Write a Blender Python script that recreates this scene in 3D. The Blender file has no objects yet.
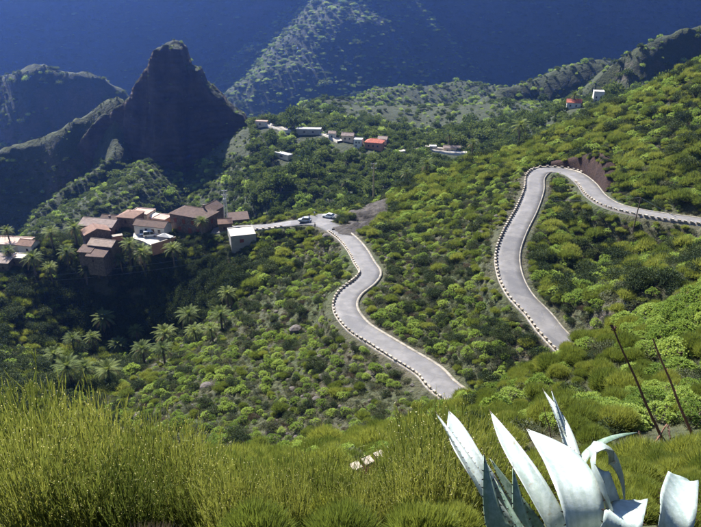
import bpy, bmesh, math, random
import numpy as np
from mathutils import Vector, Matrix

R = math.radians
rng = np.random.default_rng(7)
random.seed(7)
scene = bpy.context.scene
COL = scene.collection

# ------------------------------------------------------------------ camera
F_PX, W_PX, H_PX, PITCH = 673.0, 701.0, 527.0, R(23.7)
cam = bpy.data.cameras.new('camera')
cam.lens = 36.0 * F_PX / W_PX
cam.sensor_width = 36.0
cam.clip_start, cam.clip_end = 0.1, 12000
cam_ob = bpy.data.objects.new('camera', cam)
cam_ob.location = (0, 0, 0)
cam_ob.rotation_euler = (R(90) - PITCH, 0, 0)
COL.objects.link(cam_ob)
scene.camera = cam_ob

# ------------------------------------------------------------------ sky and sun
SUN_EL, SUN_AZ = R(44), R(-33)          # azimuth from the view direction (+y), negative = to the left
world = bpy.data.worlds.new('World')
scene.world = world
world.use_nodes = True
wn = world.node_tree.nodes
sky = wn.new('ShaderNodeTexSky')
sky.sky_type = 'NISHITA'
sky.sun_disc = False
sky.sun_elevation = SUN_EL
sky.sun_rotation = SUN_AZ
sky.altitude = 800
sky.air_density, sky.dust_density, sky.ozone_density = 1.0, 0.6, 1.0
wn['Background'].inputs['Strength'].default_value = 0.05
world.node_tree.links.new(sky.outputs[0], wn['Background'].inputs['Color'])
sun = bpy.data.lights.new('sun', 'SUN')
sun.energy, sun.angle, sun.color = 5.0, R(0.53), (1.0, 0.95, 0.86)
sun_ob = bpy.data.objects.new('sun', sun)
SUN_DIR = Vector((math.sin(SUN_AZ) * math.cos(SUN_EL), math.cos(SUN_AZ) * math.cos(SUN_EL), math.sin(SUN_EL)))
sun_ob.rotation_euler = SUN_DIR.to_track_quat('Z', 'Y').to_euler()
sun_ob.location = SUN_DIR * 400
COL.objects.link(sun_ob)
vs = scene.view_settings
vs.view_transform, vs.look, vs.exposure, vs.gamma, vs.use_curve_mapping = 'Standard', 'None', 2.0, 1.0, False
scene.cycles.max_bounces = 6
scene.cycles.diffuse_bounces = 3
scene.cycles.transmission_bounces = 3
scene.cycles.transparent_max_bounces = 6
scene.cycles.volume_bounces = 1
scene.cycles.use_denoising = True

# ------------------------------------------------------------------ picture <-> place
CP, SP = math.cos(PITCH), math.sin(PITCH)

def ray(px, py):
    a, b = (px - W_PX / 2) / F_PX, (H_PX / 2 - py) / F_PX
    return np.array([a, CP + b * SP, -SP + b * CP])

def P(px, py, D=None, z=None):
    """point on the pixel's line of sight at forward distance D or at height z (camera at height 0)"""
    r = ray(px, py)
    t = D / r[1] if D is not None else z / r[2]
    return r * t

# ------------------------------------------------------------------ noise
def _hash(ix, iy, s):
    h = (ix.astype(np.int64) * 374761393 + iy.astype(np.int64) * 668265263 + s * 974634777) & 0x7fffffff
    h = ((h ^ (h >> 13)) * 1274126177) & 0x7fffffff
    h = (h ^ (h >> 16)) & 0xffff
    return h / 65535.0

def vnoise(x, y, s=0):
    ix, iy = np.floor(x), np.floor(y)
    fx, fy = x - ix, y - iy
    fx, fy = fx * fx * (3 - 2 * fx), fy * fy * (3 - 2 * fy)
    a, b = _hash(ix, iy, s), _hash(ix + 1, iy, s)
    c, d = _hash(ix, iy + 1, s), _hash(ix + 1, iy + 1, s)
    return (a + (b - a) * fx) * (1 - fy) + (c + (d - c) * fx) * fy

def fbm(x, y, sc, octv=4, s=0, ridged=False):
    v, amp, tot = 0, 1.0, 0
    x, y = np.asarray(x, float) / sc, np.asarray(y, float) / sc
    for o in range(octv):
        n = vnoise(x, y, s + o * 17)
        if ridged: n = 1 - np.abs(2 * n - 1)
        v = v + amp * n
        tot += amp
        amp *= 0.5
        x, y = x * 2.03 + 13.1, y * 2.03 + 7.7
    return v / tot - 0.5
# ------------------------------------------------------------------ roads: centre lines
def catmull(pts, step=1.5):
    pts = [np.array(p, float) for p in pts]
    pts = [2 * pts[0] - pts[1]] + pts + [2 * pts[-1] - pts[-2]]
    out = []
    for i in range(1, len(pts) - 2):
        p0, p1, p2, p3 = pts[i - 1:i + 3]
        n = max(2, int(np.linalg.norm(p2 - p1) / step))
        for k in range(n):
            t = k / n
            out.append(0.5 * (2 * p1 + (p2 - p0) * t + (2 * p0 - 5 * p1 + 4 * p2 - p3) * t * t + (3 * p1 - p0 - 3 * p2 + p3) * t ** 3))
    out.append(pts[-2])
    out = np.array(out)
    for _ in range(6):
        out[1:-1, 2] = (out[:-2, 2] + out[1:-1, 2] + out[2:, 2]) / 3
    return out

up_px = [(790, 234, -51.5), (740, 227.5, -53), (700, 221.5, -54), (666, 217, -54.6), (637, 212, -55.1), (612, 205.5, -55.6), (596, 195.5, -56),
         (586, 183, -56.4), (574, 174, -56.8), (559, 170, -57.1), (544, 170, -57.4), (535.5, 177, -57.8), (534, 190, -58.3), (527, 209, -59.2),
         (515, 232, -60.2), (508, 253, -61.2), (510, 274, -62.2), (520, 294.5, -63), (539, 315, -64), (556, 336, -64.8)]
upper = [P(a, b, z=c) for a, b, c in up_px]
low_px = [(446, 388.5, -70), (428.5, 371, -70.5), (401, 354, -71), (379, 340.5, -71.4), (359.5, 328, -71.8), (348, 314.5, -72.1), (345, 303, -72.4),
          (351, 292, -72.7), (365, 281, -73), (370, 272, -73.3), (364, 262, -73.7), (358, 251, -74.2), (349, 240, -74.8), (337.5, 231, -75.3),
          (325, 224.5, -75.8), (310, 221.5, -76.1)]
lower = [P(a, b, z=c) for a, b, c in low_px]
j0, j1 = upper[-1], lower[0]
link = [np.array((44, 100, -66.3)), np.array((46.5, 91, -67.4)), np.array((41, 84, -68.4)), np.array((32, 86, -69.1)), np.array((24, 93, -69.6))]
vill = [P(290, 223.5, z=-77.5), P(268, 226.5, z=-79.3), P(250, 228, z=-80.8), P(230, 229, z=-82), P(212, 231, z=-82.8)]
ROAD = catmull(upper + link + lower + vill)
seg = np.diff(ROAD[:, :2], axis=0)
tan_ = np.vstack([seg, seg[-1:]])
tan_[1:-1] = (seg[:-1] + seg[1:]) / 2
tan_ /= np.linalg.norm(tan_, axis=1)[:, None]
RNOR = np.stack([-tan_[:, 1], tan_[:, 0]], 1)            # left of travel
RS = np.concatenate([[0], np.cumsum(np.linalg.norm(seg, axis=1))])

def road_near(x, y):
    """distance to the road's centre line, road height there, index"""
    x, y = np.asarray(x, float).ravel(), np.asarray(y, float).ravel()
    best = np.full(x.shape, 1e9); zi = np.zeros(x.shape); ii = np.zeros(x.shape, int)
    m = (x > ROAD[:, 0].min() - 14) & (x < ROAD[:, 0].max() + 14) & (y > ROAD[:, 1].min() - 14) & (y < ROAD[:, 1].max() + 14)
    idx = np.nonzero(m)[0]
    for c in range(0, len(idx), 20000):
        k = idx[c:c + 20000]
        d2 = (x[k, None] - ROAD[None, :, 0]) ** 2 + (y[k, None] - ROAD[None, :, 1]) ** 2
        j = d2.argmin(1)
        best[k] = np.sqrt(d2[np.arange(len(k)), j]); zi[k] = ROAD[j, 2]; ii[k] = j
    return best, zi, ii

# ------------------------------------------------------------------ land: control points read off the photograph
C = []
def ctl(*rows):
    for px, py, D in rows: C.append(P(px, py, D=D))
def ctw(*rows):
    for r in rows: C.append(np.array(r, float))
# slope under the camera, rising to the right
ctw((-80, -25, -2), (0, -25, 0), (90, -25, 14), (-40, -6, -2.5), (0, -4, -1.7), (0, 0, -1.75), (40, -6, 5), (-8, 4, -4.6), (0, 4, -4.35), (1.4, 3.1, -3.45), (8, 4, -3.9), (0, 7, -7.0), (-40, 10, -11), (-12, 12, -11.4),
    (0, 12, -10.9), (10, 12, -9.8), (25, 12, -5), (45, 15, 0), (-40, 30, -27), (-14, 30, -26.3), (0, 30, -25.2), (12, 30, -22), (-40, 60, -58), (-18, 60, -54.5), (0, 60, -51.5), (14, 62, -49))
ctl((480, 408, 42), (520, 385, 46), (560, 362, 49), (600, 343, 52), (650, 322, 56), (700, 306, 62), (760, 290, 66), (640, 400, 34), (700, 380, 36), (560, 420, 36), (620, 460, 24), (700, 440, 25))
# gully between the near spur and the upper road
ctw((26, 70, -58), (36, 74, -58), (48, 78, -54), (60, 84, -52))
ctl((580, 332, 106), (610, 310, 109), (640, 298, 108), (680, 280, 110), (700, 268, 118), (760, 262, 112), (690, 242, 142), (650, 250, 147), (600, 250, 153), (560, 280, 137), (560, 215, 180), (600, 225, 165), (640, 228, 158))
# between the roads
ctl((480, 300, 133), (430, 280, 150), (400, 240, 185), (450, 230, 183), (470, 190, 212), (500, 340, 112), (450, 350, 118), (400, 320, 134), (400, 275, 160), (420, 205, 215), (495, 175, 214))
# right hill up to its sky line
ctl((590, 148, 209), (560, 158, 212), (540, 158, 215), (650, 135, 205), (650, 190, 168), (700, 190, 160), (700, 150, 180), (700, 105, 205), (640, 106, 226), (701, 64, 236), (740, 42, 245), (830, 10, 250), (600, 110, 243), (550, 137, 248), (500, 157, 248), (450, 169, 244),
    (415, 180, 240), (385, 199, 232), (365, 208, 226), (370, 222, 212))
# below the lower road, and the ridge to the village
ctl((330, 330, 141), (300, 300, 154), (250, 350, 137), (200, 400, 119), (280, 400, 112), (340, 400, 105), (300, 440, 97), (240, 445, 98), (160, 420, 118), (400, 400, 100), (420, 420, 88), (320, 265, 181), (300, 240, 200), (270, 262, 192), (240, 290, 181), (345, 270, 176), (180, 380, 133))
ctl((245, 252, 202), (225, 246, 206), (200, 238, 214), (150, 240, 214), (120, 242, 216), (105, 262, 207), (60, 255, 208), (15, 268, 203), (-40, 275, 200), (190, 228, 230), (130, 226, 236), (90, 238, 232), (30, 240, 222), (0, 246, 220), (310, 219, 213), (335, 217, 214))
ctl((130, 332, 192), (90, 335, 188), (50, 345, 175), (0, 340, 167), (-80, 330, 165), (180, 330, 187), (100, 378, 155), (150, 365, 160), (30, 380, 145), (-60, 390, 130), (30, 305, 187), (150, 300, 198), (90, 300, 198), (190, 288, 198), (110, 275, 203), (170, 270, 204), (150, 315, 195))
# behind the village: the gorge, the slope below the hamlet
ctw((-190, 255, -135), (-150, 290, -165), (-95, 270, -128), (-60, 262, -110), (-20, 262, -102), (30, 268, -96), (70, 275, -84), (-100, 320, -158), (-60, 310, -136), (-230, 320, -200), (-320, 400, -230), (-400, 250, -210), (-150, 200, -120), (-200, 150, -115))
ctl((300, 204, 305), (280, 172, 362), (255, 195, 322), (245, 160, 385), (350, 172, 350), (350, 192, 318), (420, 176, 330), (250, 128, 432), (275, 127, 425), (320, 133, 410), (375, 149, 388), (410, 152, 385), (440, 151, 385), (485, 153, 372), (520, 132, 372), (575, 108, 375), (610, 100, 385), (660, 102, 410), (720, 80, 410), (460, 170, 340), (540, 140, 335))
# behind the hamlet: small valley, terraced spur
ctl((300, 122, 500), (340, 118, 520), (330, 106, 565), (400, 128, 500), (450, 125, 510), (500, 125, 490), (480, 108, 560), (430, 112, 590), (540, 108, 530), (590, 98, 540), (650, 88, 540), (700, 72, 520), (780, 50, 520))
ctw((-160, 600, -190), (-60, 620, -160), (-260, 520, -215), (-420, 520, -250), (-420, 700, -240), (-300, 900, -260), (0, 900, -230), (300, 900, -190), (500, 700, -140), (700, 500, -90), (-40, 760, -205), (200, 760, -150), (400, 300, 20), (300, 150, 30), (300, 0, 40), (-300, 0, -90), (-300, 100, -130), (150, 300, -60), (240, 330, -45))
for i in range(0, len(ROAD), 8): C.append(ROAD[i] + np.array((0, 0, -0.1)))
C = np.array(C)

def _uv(x, y):
    s = y + 70.0
    return np.stack([x / s, np.log(s) * 1.0], -1), s
_cu, _cs = _uv(C[:, 0], C[:, 1])
def _ker(r2): return np.sqrt(r2 + 0.035 ** 2)
_A = _ker(((_cu[:, None] - _cu[None]) ** 2).sum(-1)) - np.eye(len(C)) * 0.004
_B = np.concatenate([np.ones((len(C), 1)), _cu], 1)
_K = np.block([[_A, _B], [_B.T, np.zeros((3, 3))]])
_w = np.linalg.solve(_K, np.concatenate([C[:, 2] / _cs, np.zeros(3)]))

def base_h(x, y):
    sh = np.shape(x)
    x, y = np.ravel(x).astype(float), np.ravel(y).astype(float)
    z = np.empty_like(x)
    for c in range(0, len(x), 20000):
        u, s = _uv(x[c:c + 20000], np.maximum(y[c:c + 20000], -40))
        k = _ker(((u[:, None] - _cu[None]) ** 2).sum(-1))
        z[c:c + 20000] = (k @ _w[:-3] + _w[-3] + u @ _w[-2:]) * s
    return z.reshape(sh)

def ridge(x, y, pts, slope, rnd, slope2=None):
    """height of a ridge with crest line pts (3D) and straight flanks, crest rounded over rnd metres; slope2 on the far side"""
    best = np.full(x.shape, -1e4)
    pts = np.array(pts)
    for a, b in zip(pts[:-1], pts[1:]):
        d = b[:2] - a[:2]; L2 = (d ** 2).sum()
        t = np.clip(((x - a[0]) * d[0] + (y - a[1]) * d[1]) / L2, 0, 1)
        cx, cy, cz = a[0] + t * d[0], a[1] + t * d[1], a[2] + t * (b[2] - a[2])
        r = np.hypot(x - cx, y - cy)
        sl = slope if slope2 is None else np.where(y > cy, slope2, slope)
        best = np.maximum(best, cz - sl * (np.sqrt(r * r + rnd * rnd) - rnd))
    return best

RIDGES = [
    # spurs running down from the rock peak to the left
    ([P(128, 96, D=462), P(107, 101, D=468), P(88, 119, D=462), P(60, 133, D=452), P(0, 152, D=440), P(-60, 175, D=430)], 1.75, 3, None),
    ([P(120, 128, D=452), P(116, 156, D=425), P(76, 190, D=392), P(30, 228, D=350), P(0, 250, D=320)], 1.6, 3, None),
    ([P(150, 165, D=415), P(130, 182, D=385), P(95, 200, D=352), P(55, 224, D=320)], 0.75, 14, None),
    # ridge on the left behind the peak
    ([P(-60, 95, D=820), P(-10, 83, D=800), P(18, 72, D=790), P(38, 66, D=785), P(52, 69, D=785), P(75, 73, D=790), P(105, 76, D=800), P(122, 88, D=800), P(160, 120, D=800)], 1.7, 4, None),
    # terraced spur behind the hamlet
    ([P(640, 62, D=675), P(600, 60, D=660), P(580, 63, D=655), P(540, 79, D=640), P(490, 100, D=605)], 1.25, 9, 1.0),
    ([P(500, 97, D=612), P(480, 104, D=600), P(430, 120, D=560), P(385, 134, D=520)], 0.7, 22, 0.9),
    ([P(345, 102, D=640), P(320, 106, D=620), P(296, 124, D=560)], 0.8, 16, 0.9),
    ([P(480, 84, D=860), P(425, 86, D=820), P(385, 92, D=790), P(360, 104, D=740)], 0.42, 30, 1.1),
    ([P(760, 16, D=560), P(700, 27, D=540), P(665, 38, D=530), P(640, 47, D=522)], 2.0, 3, 1.0),
]
# far wall and its sunlit rib
WALL_RIB = [P(352, -45, D=1560), P(338, -8, D=1480), P(322, 18, D=1420), P(300, 48, D=1360), P(268, 76, D=1300), P(238, 100, D=1250), P(215, 135, D=1200)]
WALL_RIB2 = [P(300, 8, D=1560), P(275, 30, D=1480), P(258, 44, D=1440), P(240, 70, D=1400)]

def far_wall(x, y):
    yb = 1440 + 0.10 * x + 60 * fbm(x, y * 0.3, 420, 3, 5)
    g = fbm(x, y * 0.35, 170, 5, 9, True)
    up = np.maximum(0, y - yb)
    w = -300 + up * 1.32 + g * np.minimum(up, 260) * 0.5 + fbm(x, y * .4, 60, 4, 15, True) * np.minimum(up, 150) * .16
    w = np.minimum(w, 420 + 120 * fbm(x, y, 300, 3, 31))
    return w

def height(x, y, fine=True):
    x, y = np.asarray(x, float), np.asarray(y, float)
    z = base_h(x, y)
    far = np.clip((y - 900) / 300, 0, 1)
    z = z * (1 - far) + -290 * far
    z = np.maximum(z, -320)
    n1 = fbm(x, y, 55, 5, 3, True)
    z = z + n1 * (4 * np.clip((y - 250) / 60, 0, 1) + 14 * np.clip((y - 430) / 200, 0, 1))
    wx = x + 22 * fbm(x, y, 38, 4, 21) * np.clip((y - 260) / 80, 0, 1); wy = y + 22 * fbm(x, y, 38, 4, 25) * np.clip((y - 260) / 80, 0, 1)
    for pts, sl, rnd, s2 in RIDGES:
        z = np.maximum(z, ridge(wx, wy, pts, sl, rnd, s2) + n1 * 10 * np.clip(y / 600, .4, 1))
    if np.max(y) > 900:
        z = np.maximum(z, far_wall(x, y))
        z = np.maximum(z, ridge(x, y, WALL_RIB, 1.15, 85, 1.3) + fbm(x, y, 120, 5, 41, True) * 34)
        z = np.maximum(z, ridge(x, y, WALL_RIB2, 1.25, 45, 1.3) + fbm(x, y, 90, 5, 43, True) * 26)
    # small relief
    near = np.clip((y - 3) / 40, 0.1, 1)
    z = z + (fbm(x, y, 13, 4, 61) * 1.6 + fbm(x, y, 3.2, 3, 71) * 0.5) * near
    # roadbed
    d, rz, _ = road_near(x, y)
    d, rz = d.reshape(x.shape), rz.reshape(x.shape)
    t = np.clip((d - 3.6) / 4.2, 0, 1); t = t * t * (3 - 2 * t)
    zz = np.where(d < 1e8, (rz - 0.22) * (1 - t) + z * t, z)
    # levelled ground of the village
    for (cx, cy, rad, pz) in PADS:
        q = np.hypot(x - cx, y - cy) / rad
        t = np.clip((q - 1.0) / 0.45, 0, 1); t = t * t * (3 - 2 * t)
        zz = pz * (1 - t) + zz * t
    return zz
PADS = []
# ------------------------------------------------------------------ materials
class NT:
    def __init__(s, name):
        s.m = bpy.data.materials.new(name); s.m.use_nodes = True
        s.t = s.m.node_tree; s.n = s.t.nodes; s.l = s.t.links
        s.b = s.n['Principled BSDF']; s.out = s.n['Material Output']
        s.b.inputs['Specular IOR Level'].default_value = 0.25
    def new(s, typ, **kw):
        n = s.n.new(typ)
        for k, v in kw.items():
            if hasattr(n, k): setattr(n, k, v)
            else: n.inputs[k].default_value = v
        return n
    def link(s, a, b): s.l.new(a, b)
    def pos(s):
        return s.new('ShaderNodeNewGeometry').outputs['Position']
    def objc(s):
        return s.new('ShaderNodeTexCoord').outputs['Object']
    def noise(s, scale, detail=4, rough=0.6, vec=None):
        n = s.new('ShaderNodeTexNoise'); n.inputs['Scale'].default_value = scale
        n.inputs['Detail'].default_value = detail; n.inputs['Roughness'].default_value = rough
        if vec is not None: s.link(vec, n.inputs['Vector'])
        return n.outputs['Fac']
    def ramp(s, fac, stops):
        r = s.new('ShaderNodeValToRGB'); e = r.color_ramp.elements
        while len(e) < len(stops): e.new(0.5)
        for el, (p, c) in zip(e, stops):
            el.position = p; el.color = (c[0], c[1], c[2], 1) if hasattr(c, '__len__') else (c, c, c, 1)
        s.link(fac, r.inputs['Fac'])
        return r.outputs['Color']
    def mix(s, fac, a, b, mode='MIX'):
        m = s.new('ShaderNodeMix', data_type='RGBA', blend_type=mode)
        for sock, v in ((m.inputs['Factor'], fac), (m.inputs['A'], a), (m.inputs['B'], b)):
            pass
        ins = [i for i in m.inputs if i.enabled]
        for sock, v in zip(ins, (fac, a, b)):
            if hasattr(v, 'is_linked') or isinstance(v, bpy.types.NodeSocket): s.link(v, sock)
            elif hasattr(v, '__len__'): sock.default_value = (v[0], v[1], v[2], 1)
            else: sock.default_value = v
        return [o for o in m.outputs if o.enabled][0]
    def math(s, op, a, b=0.0):
        m = s.new('ShaderNodeMath', operation=op)
        for sock, v in zip(m.inputs, (a, b)):
            if isinstance(v, bpy.types.NodeSocket): s.link(v, sock)
            else: sock.default_value = v
        return m.outputs[0]
    def color(s, c):
        if isinstance(c, bpy.types.NodeSocket): s.link(c, s.b.inputs['Base Color'])
        else: s.b.inputs['Base Color'].default_value = (c[0], c[1], c[2], 1)
    def rough(s, v): s.b.inputs['Roughness'].default_value = v
    def bump(s, h, dist, strength=1.0):
        b = s.new('ShaderNodeBump'); b.inputs['Distance'].default_value = dist; b.inputs['Strength'].default_value = strength
        s.link(h, b.inputs['Height']); s.link(b.outputs[0], s.b.inputs['Normal'])

def mat_land():
    t = NT('hillside_earth')
    p = t.pos()
    big, mid, fine = t.noise(0.03, 5, .6, p), t.noise(0.22, 5, .65, p), t.noise(1.6, 4, .7, p)
    soil = t.ramp(mid, [(.3, (.036, .027, .021)), (.5, (.066, .05, .038)), (.7, (.105, .08, .06))])
    green = t.ramp(fine, [(.3, (.018, .028, .009)), (.5, (.036, .052, .015)), (.72, (.075, .085, .026))])
    yy = t.new('ShaderNodeSeparateXYZ'); t.link(p, yy.inputs[0])
    farv = t.new('ShaderNodeMapRange'); farv.inputs['From Min'].default_value = 240; farv.inputs['From Max'].default_value = 300
    t.link(yy.outputs['Y'], farv.inputs['Value'])          # the gorge side is grown over, the road slopes are barer
    cov = t.math('MAXIMUM', t.ramp(big, [(.38, 0.35), (.58, 0.92)]), t.math('MULTIPLY', farv.outputs[0], .9))
    c = t.mix(cov, soil, t.mix(t.math('MULTIPLY', farv.outputs[0], .55), green, (.013, .02, .008)))
    # bare rock where the land is steep
    nz = t.new('ShaderNodeSeparateXYZ'); t.link(t.new('ShaderNodeNewGeometry').outputs['Normal'], nz.inputs[0])
    st = t.math('ADD', nz.outputs['Z'], t.math('MULTIPLY', t.math('SUBTRACT', mid, .5), .5))
    rock = t.ramp(t.noise(.5, 6, .7, p), [(.3, (.035, .028, .022)), (.55, (.075, .06, .047)), (.75, (.12, .092, .072))])
    c = t.mix(t.ramp(st, [(.36, .9), (.52, 0.0)]), c, rock)
    t.color(c); t.rough(.95)
    h = t.math('ADD', t.math('MULTIPLY', t.noise(.9, 6, .7, p), 1.0), t.math('MULTIPLY', t.noise(.12, 5, .6, p), 3.0))
    h = t.math('ADD', h, t.math('MULTIPLY', t.noise(.04, 6, .7, p), 6.0))
    t.bump(h, 0.9, .9)
    return t.m

def mesh_obj(name, verts, faces, mat, parent=None, smooth=False):
    me = bpy.data.meshes.new(name)
    me.from_pydata([tuple(v) for v in verts], [], [tuple(f) for f in faces])
    if smooth: me.shade_smooth()
    if mat is not None: me.materials.append(mat)
    o = bpy.data.objects.new(name, me)
    COL.objects.link(o)
    if parent is not None: o.parent = parent
    return o

def grid_mesh(name, V, mat, smooth=True):
    """V: rows x cols x 3 array"""
    r, c, _ = V.shape
    me = bpy.data.meshes.new(name)
    i = np.arange(r * c).reshape(r, c)
    q = np.stack([i[:-1, :-1], i[:-1, 1:], i[1:, 1:], i[1:, :-1]], -1).reshape(-1, 4)
    me.vertices.add(r * c); me.vertices.foreach_set('co', V.reshape(-1).astype(np.float32))
    me.loops.add(q.size); me.loops.foreach_set('vertex_index', q.ravel().astype(np.int32))
    me.polygons.add(len(q)); me.polygons.foreach_set('loop_start', (np.arange(len(q)) * 4).astype(np.int32))
    me.update(calc_edges=True); me.validate()
    if smooth: me.shade_smooth()
    me.materials.append(mat)
    o = bpy.data.objects.new(name, me); COL.objects.link(o)
    return o

# ------------------------------------------------------------------ the land sheet
def ticks():
    y, out = -60.0, []
    while y < 2300:
        out.append(y)
        y += max(0.75, 0.0085 * y) if y < 950 else 8 + max(0, (y - 1700)) * .03
    return np.array(out)
ys = ticks()
us = np.concatenate([np.linspace(-1.25, -0.62, 50)[:-1], np.linspace(-0.62, 0.62, 400), np.linspace(0.62, 1.25, 50)[1:]])
Y = np.repeat(ys[:, None], len(us), 1)
X = us[None, :] * (Y.clip(0) * 0.97 + 66)
M_LAND = mat_land()
Z = height(X, Y)
terrain = grid_mesh('terrain', np.stack([X, Y, Z], -1), M_LAND)
terrain['kind'] = 'structure'

# ------------------------------------------------------------------ the rock peak
M_ROCK = NT('peak_rock')
_p = M_ROCK.pos()
_n = M_ROCK.noise(.09, 7, .68, _p)
_rock = M_ROCK.ramp(_n, [(.3, (.028, .022, .018)), (.5, (.062, .047, .037)), (.7, (.11, .082, .064))])
_sep = M_ROCK.new('ShaderNodeSeparateXYZ'); M_ROCK.link(M_ROCK.new('ShaderNodeNewGeometry').outputs['Normal'], _sep.inputs[0])
_gr = M_ROCK.ramp(M_ROCK.noise(.5, 4, .6, _p), [(.35, (.014, .021, .008)), (.65, (.045, .056, .02))])
_f = M_ROCK.ramp(M_ROCK.math('ADD', _sep.outputs['Z'], M_ROCK.math('MULTIPLY', M_ROCK.math('SUBTRACT', _n, .5), .7)), [(.55, 0.0), (.72, 1.0)])
M_ROCK.color(M_ROCK.mix(_f, _rock, _gr)); M_ROCK.rough(.95)
_wv = M_ROCK.new('ShaderNodeTexWave', wave_type='BANDS', bands_direction='Z'); _wv.inputs['Scale'].default_value = .09; _wv.inputs['Distortion'].default_value = 7; _wv.inputs['Detail'].default_value = 5; _wv.inputs['Detail Scale'].default_value = .6
M_ROCK.link(_p, _wv.inputs['Vector'])
M_ROCK.bump(M_ROCK.math('ADD', M_ROCK.noise(.3, 8, .75, _p), M_ROCK.math('MULTIPLY', _wv.outputs['Fac'], .35)), 5.0, 1.0)
M_ROCK = M_ROCK.m

PD = 455.0
sil = np.array([P(a, b, D=PD) for a, b in [(60, 165), (84, 140), (100, 118), (112, 112), (122, 104), (131, 97), (138, 84), (146, 71), (151, 65), (154, 55), (158, 48), (163, 46), (169, 44), (176, 44.5), (182, 47), (184.5, 54), (186, 66), (191, 69), (200, 71), (203, 82), (210, 88),
                (218, 94), (226, 102), (234, 110), (243, 115), (247, 121), (256, 130), (270, 142)]])
def peak_h(x, y):
    s = np.interp(x, sil[:, 0], sil[:, 2])
    s = s + fbm(x, y, 8, 3, 88, True) * 3 * np.clip((s + 140) / 60, 0, 1)
    yc = PD + 10 * fbm(x, y * 0, 40, 2, 81)
    dy = yc - y                                  # towards the camera
    rug = fbm(x, y * .25, 16, 5, 83, True) * 20 + fbm(x, y, 40, 3, 86) * 14 + fbm(x, y * .5, 7, 4, 96, True) * 7
    hw = 5 + 0.10 * np.clip(s + 135, 0, 90)       # half thickness of the crest
    f = np.maximum(0, dy + rug * .6 - hw)
    cliff = np.clip((s + 150) * .75, 4, 72)         # drop of the bare face
    run = cliff / 2.9
    zf = s - np.where(f < run, f * 2.9, cliff + (f - run) * .78)
    zb = s - np.maximum(0, -dy - hw + rug * .4) * 1.4
    zz = np.where(dy > 0, zf, zb) + fbm(x, y, 7, 3, 89) * 3.0
    led = 6.0; k = zz / led; fr = k - np.floor(k)          # ledges of the old lava flows
    st = (np.floor(k) + np.clip((fr - .35) / .65, 0, 1)) * led
    return np.minimum(zz, zz * .45 + st * .55 + .5)
gx = np.arange(sil[0, 0] - 20, sil[-1, 0] + 20, 1.3)
gy = np.arange(PD - 125, PD + 95, 1.3)
GX, GY = np.meshgrid(gx, gy)
GZ = peak_h(GX, GY)
rock_peak = grid_mesh('rock_peak_hill', np.stack([GX, GY, GZ], -1), M_ROCK)
rock_peak['kind'] = 'structure'

def ground(x, y):
    """height of whatever ground is on top"""
    x, y = np.asarray(x, float), np.asarray(y, float)
    z = height(x, y)
    m = (x > gx[0]) & (x < gx[-1]) & (y > gy[0]) & (y < gy[-1])
    return np.where(m, np.maximum(z, peak_h(x, y)), z)
# ------------------------------------------------------------------ roads
def tag(o, label=None, cat=None, group=None, kind=None):
    for k, v in (('label', label), ('category', cat), ('group', group), ('kind', kind)):
        if v: o[k] = v
    return o

def empty(name, loc=(0, 0, 0), rz=0.0):
    o = bpy.data.objects.new(name, None); COL.objects.link(o)
    o.location = loc; o.rotation_euler = (0, 0, rz); o.empty_display_size = .3
    return o

def plain(name, c, rough=.85, var=.25, scale=1.2, c2=None, bump=0.0, bscale=6):
    t = NT(name); p = t.pos()
    n = t.noise(scale, 5, .65, p)
    lo = [v * (1 - var) for v in c]; hi = [min(1, v * (1 + var)) for v in (c2 or c)]
    t.color(t.ramp(n, [(.3, lo), (.5, c), (.7, hi)])); t.rough(rough)
    if bump: t.bump(t.noise(bscale, 5, .7, p), bump, .8)
    return t.m

def mat_asphalt():
    t = NT('old_asphalt'); p = t.pos()
    a = t.noise(.35, 5, .6, p); b = t.noise(14, 4, .7, p)
    c = t.ramp(a, [(.3, (.09, .086, .082)), (.5, (.125, .118, .113)), (.7, (.165, .155, .146))])
    c = t.mix(t.ramp(b, [(.35, .35), (.65, 0.0)]), c, (.07, .07, .072))
    cr = t.new('ShaderNodeTexVoronoi', feature='DISTANCE_TO_EDGE'); cr.inputs['Scale'].default_value = .3
    t.link(p, cr.inputs['Vector'])
    c = t.mix(t.ramp(cr.outputs['Distance'], [(.0, .45), (.012, 0.0)]), c, (.05, .05, .052))
    pt = t.new('ShaderNodeTexVoronoi'); pt.inputs['Scale'].default_value = .11; t.link(p, pt.inputs['Vector'])
    c = t.mix(t.ramp(pt.outputs['Color'], [(.30, .45), (.34, 0.0)]), c, (.06, .06, .064))
    st = t.noise(.9, 6, .75, p)
    c = t.mix(t.ramp(st, [(.56, 0.0), (.72, .5)]), c, (.20, .18, .145))
    t.color(c); t.rough(.8); t.bump(b, .02, .5)
    return t.m
M_ASPH = mat_asphalt()
M_CREAM = plain('cream_painted_concrete', (.27, .23, .175), var=.5, scale=1.6, c2=(.33, .29, .23), bump=.03)
M_KERB = plain('pale_kerb_concrete', (.20, .178, .14), var=.5, scale=.8, bump=.03)
M_STONE = plain('dark_stone_masonry', (.10, .085, .07), var=.55, scale=2.2, bump=.12, bscale=3)

HALF = 2.55
def strip(name, i0, i1, prof, mat):
    """sweep a cross section along the road; prof: list of (offset to the left, height)"""
    rows = []
    for i in range(i0, i1):
        c = ROAD[i]
        rows.append([(c[0] + RNOR[i, 0] * o, c[1] + RNOR[i, 1] * o, c[2] + h) for o, h in prof])
    return grid_mesh(name, np.array(rows), mat, smooth=False)

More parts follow.
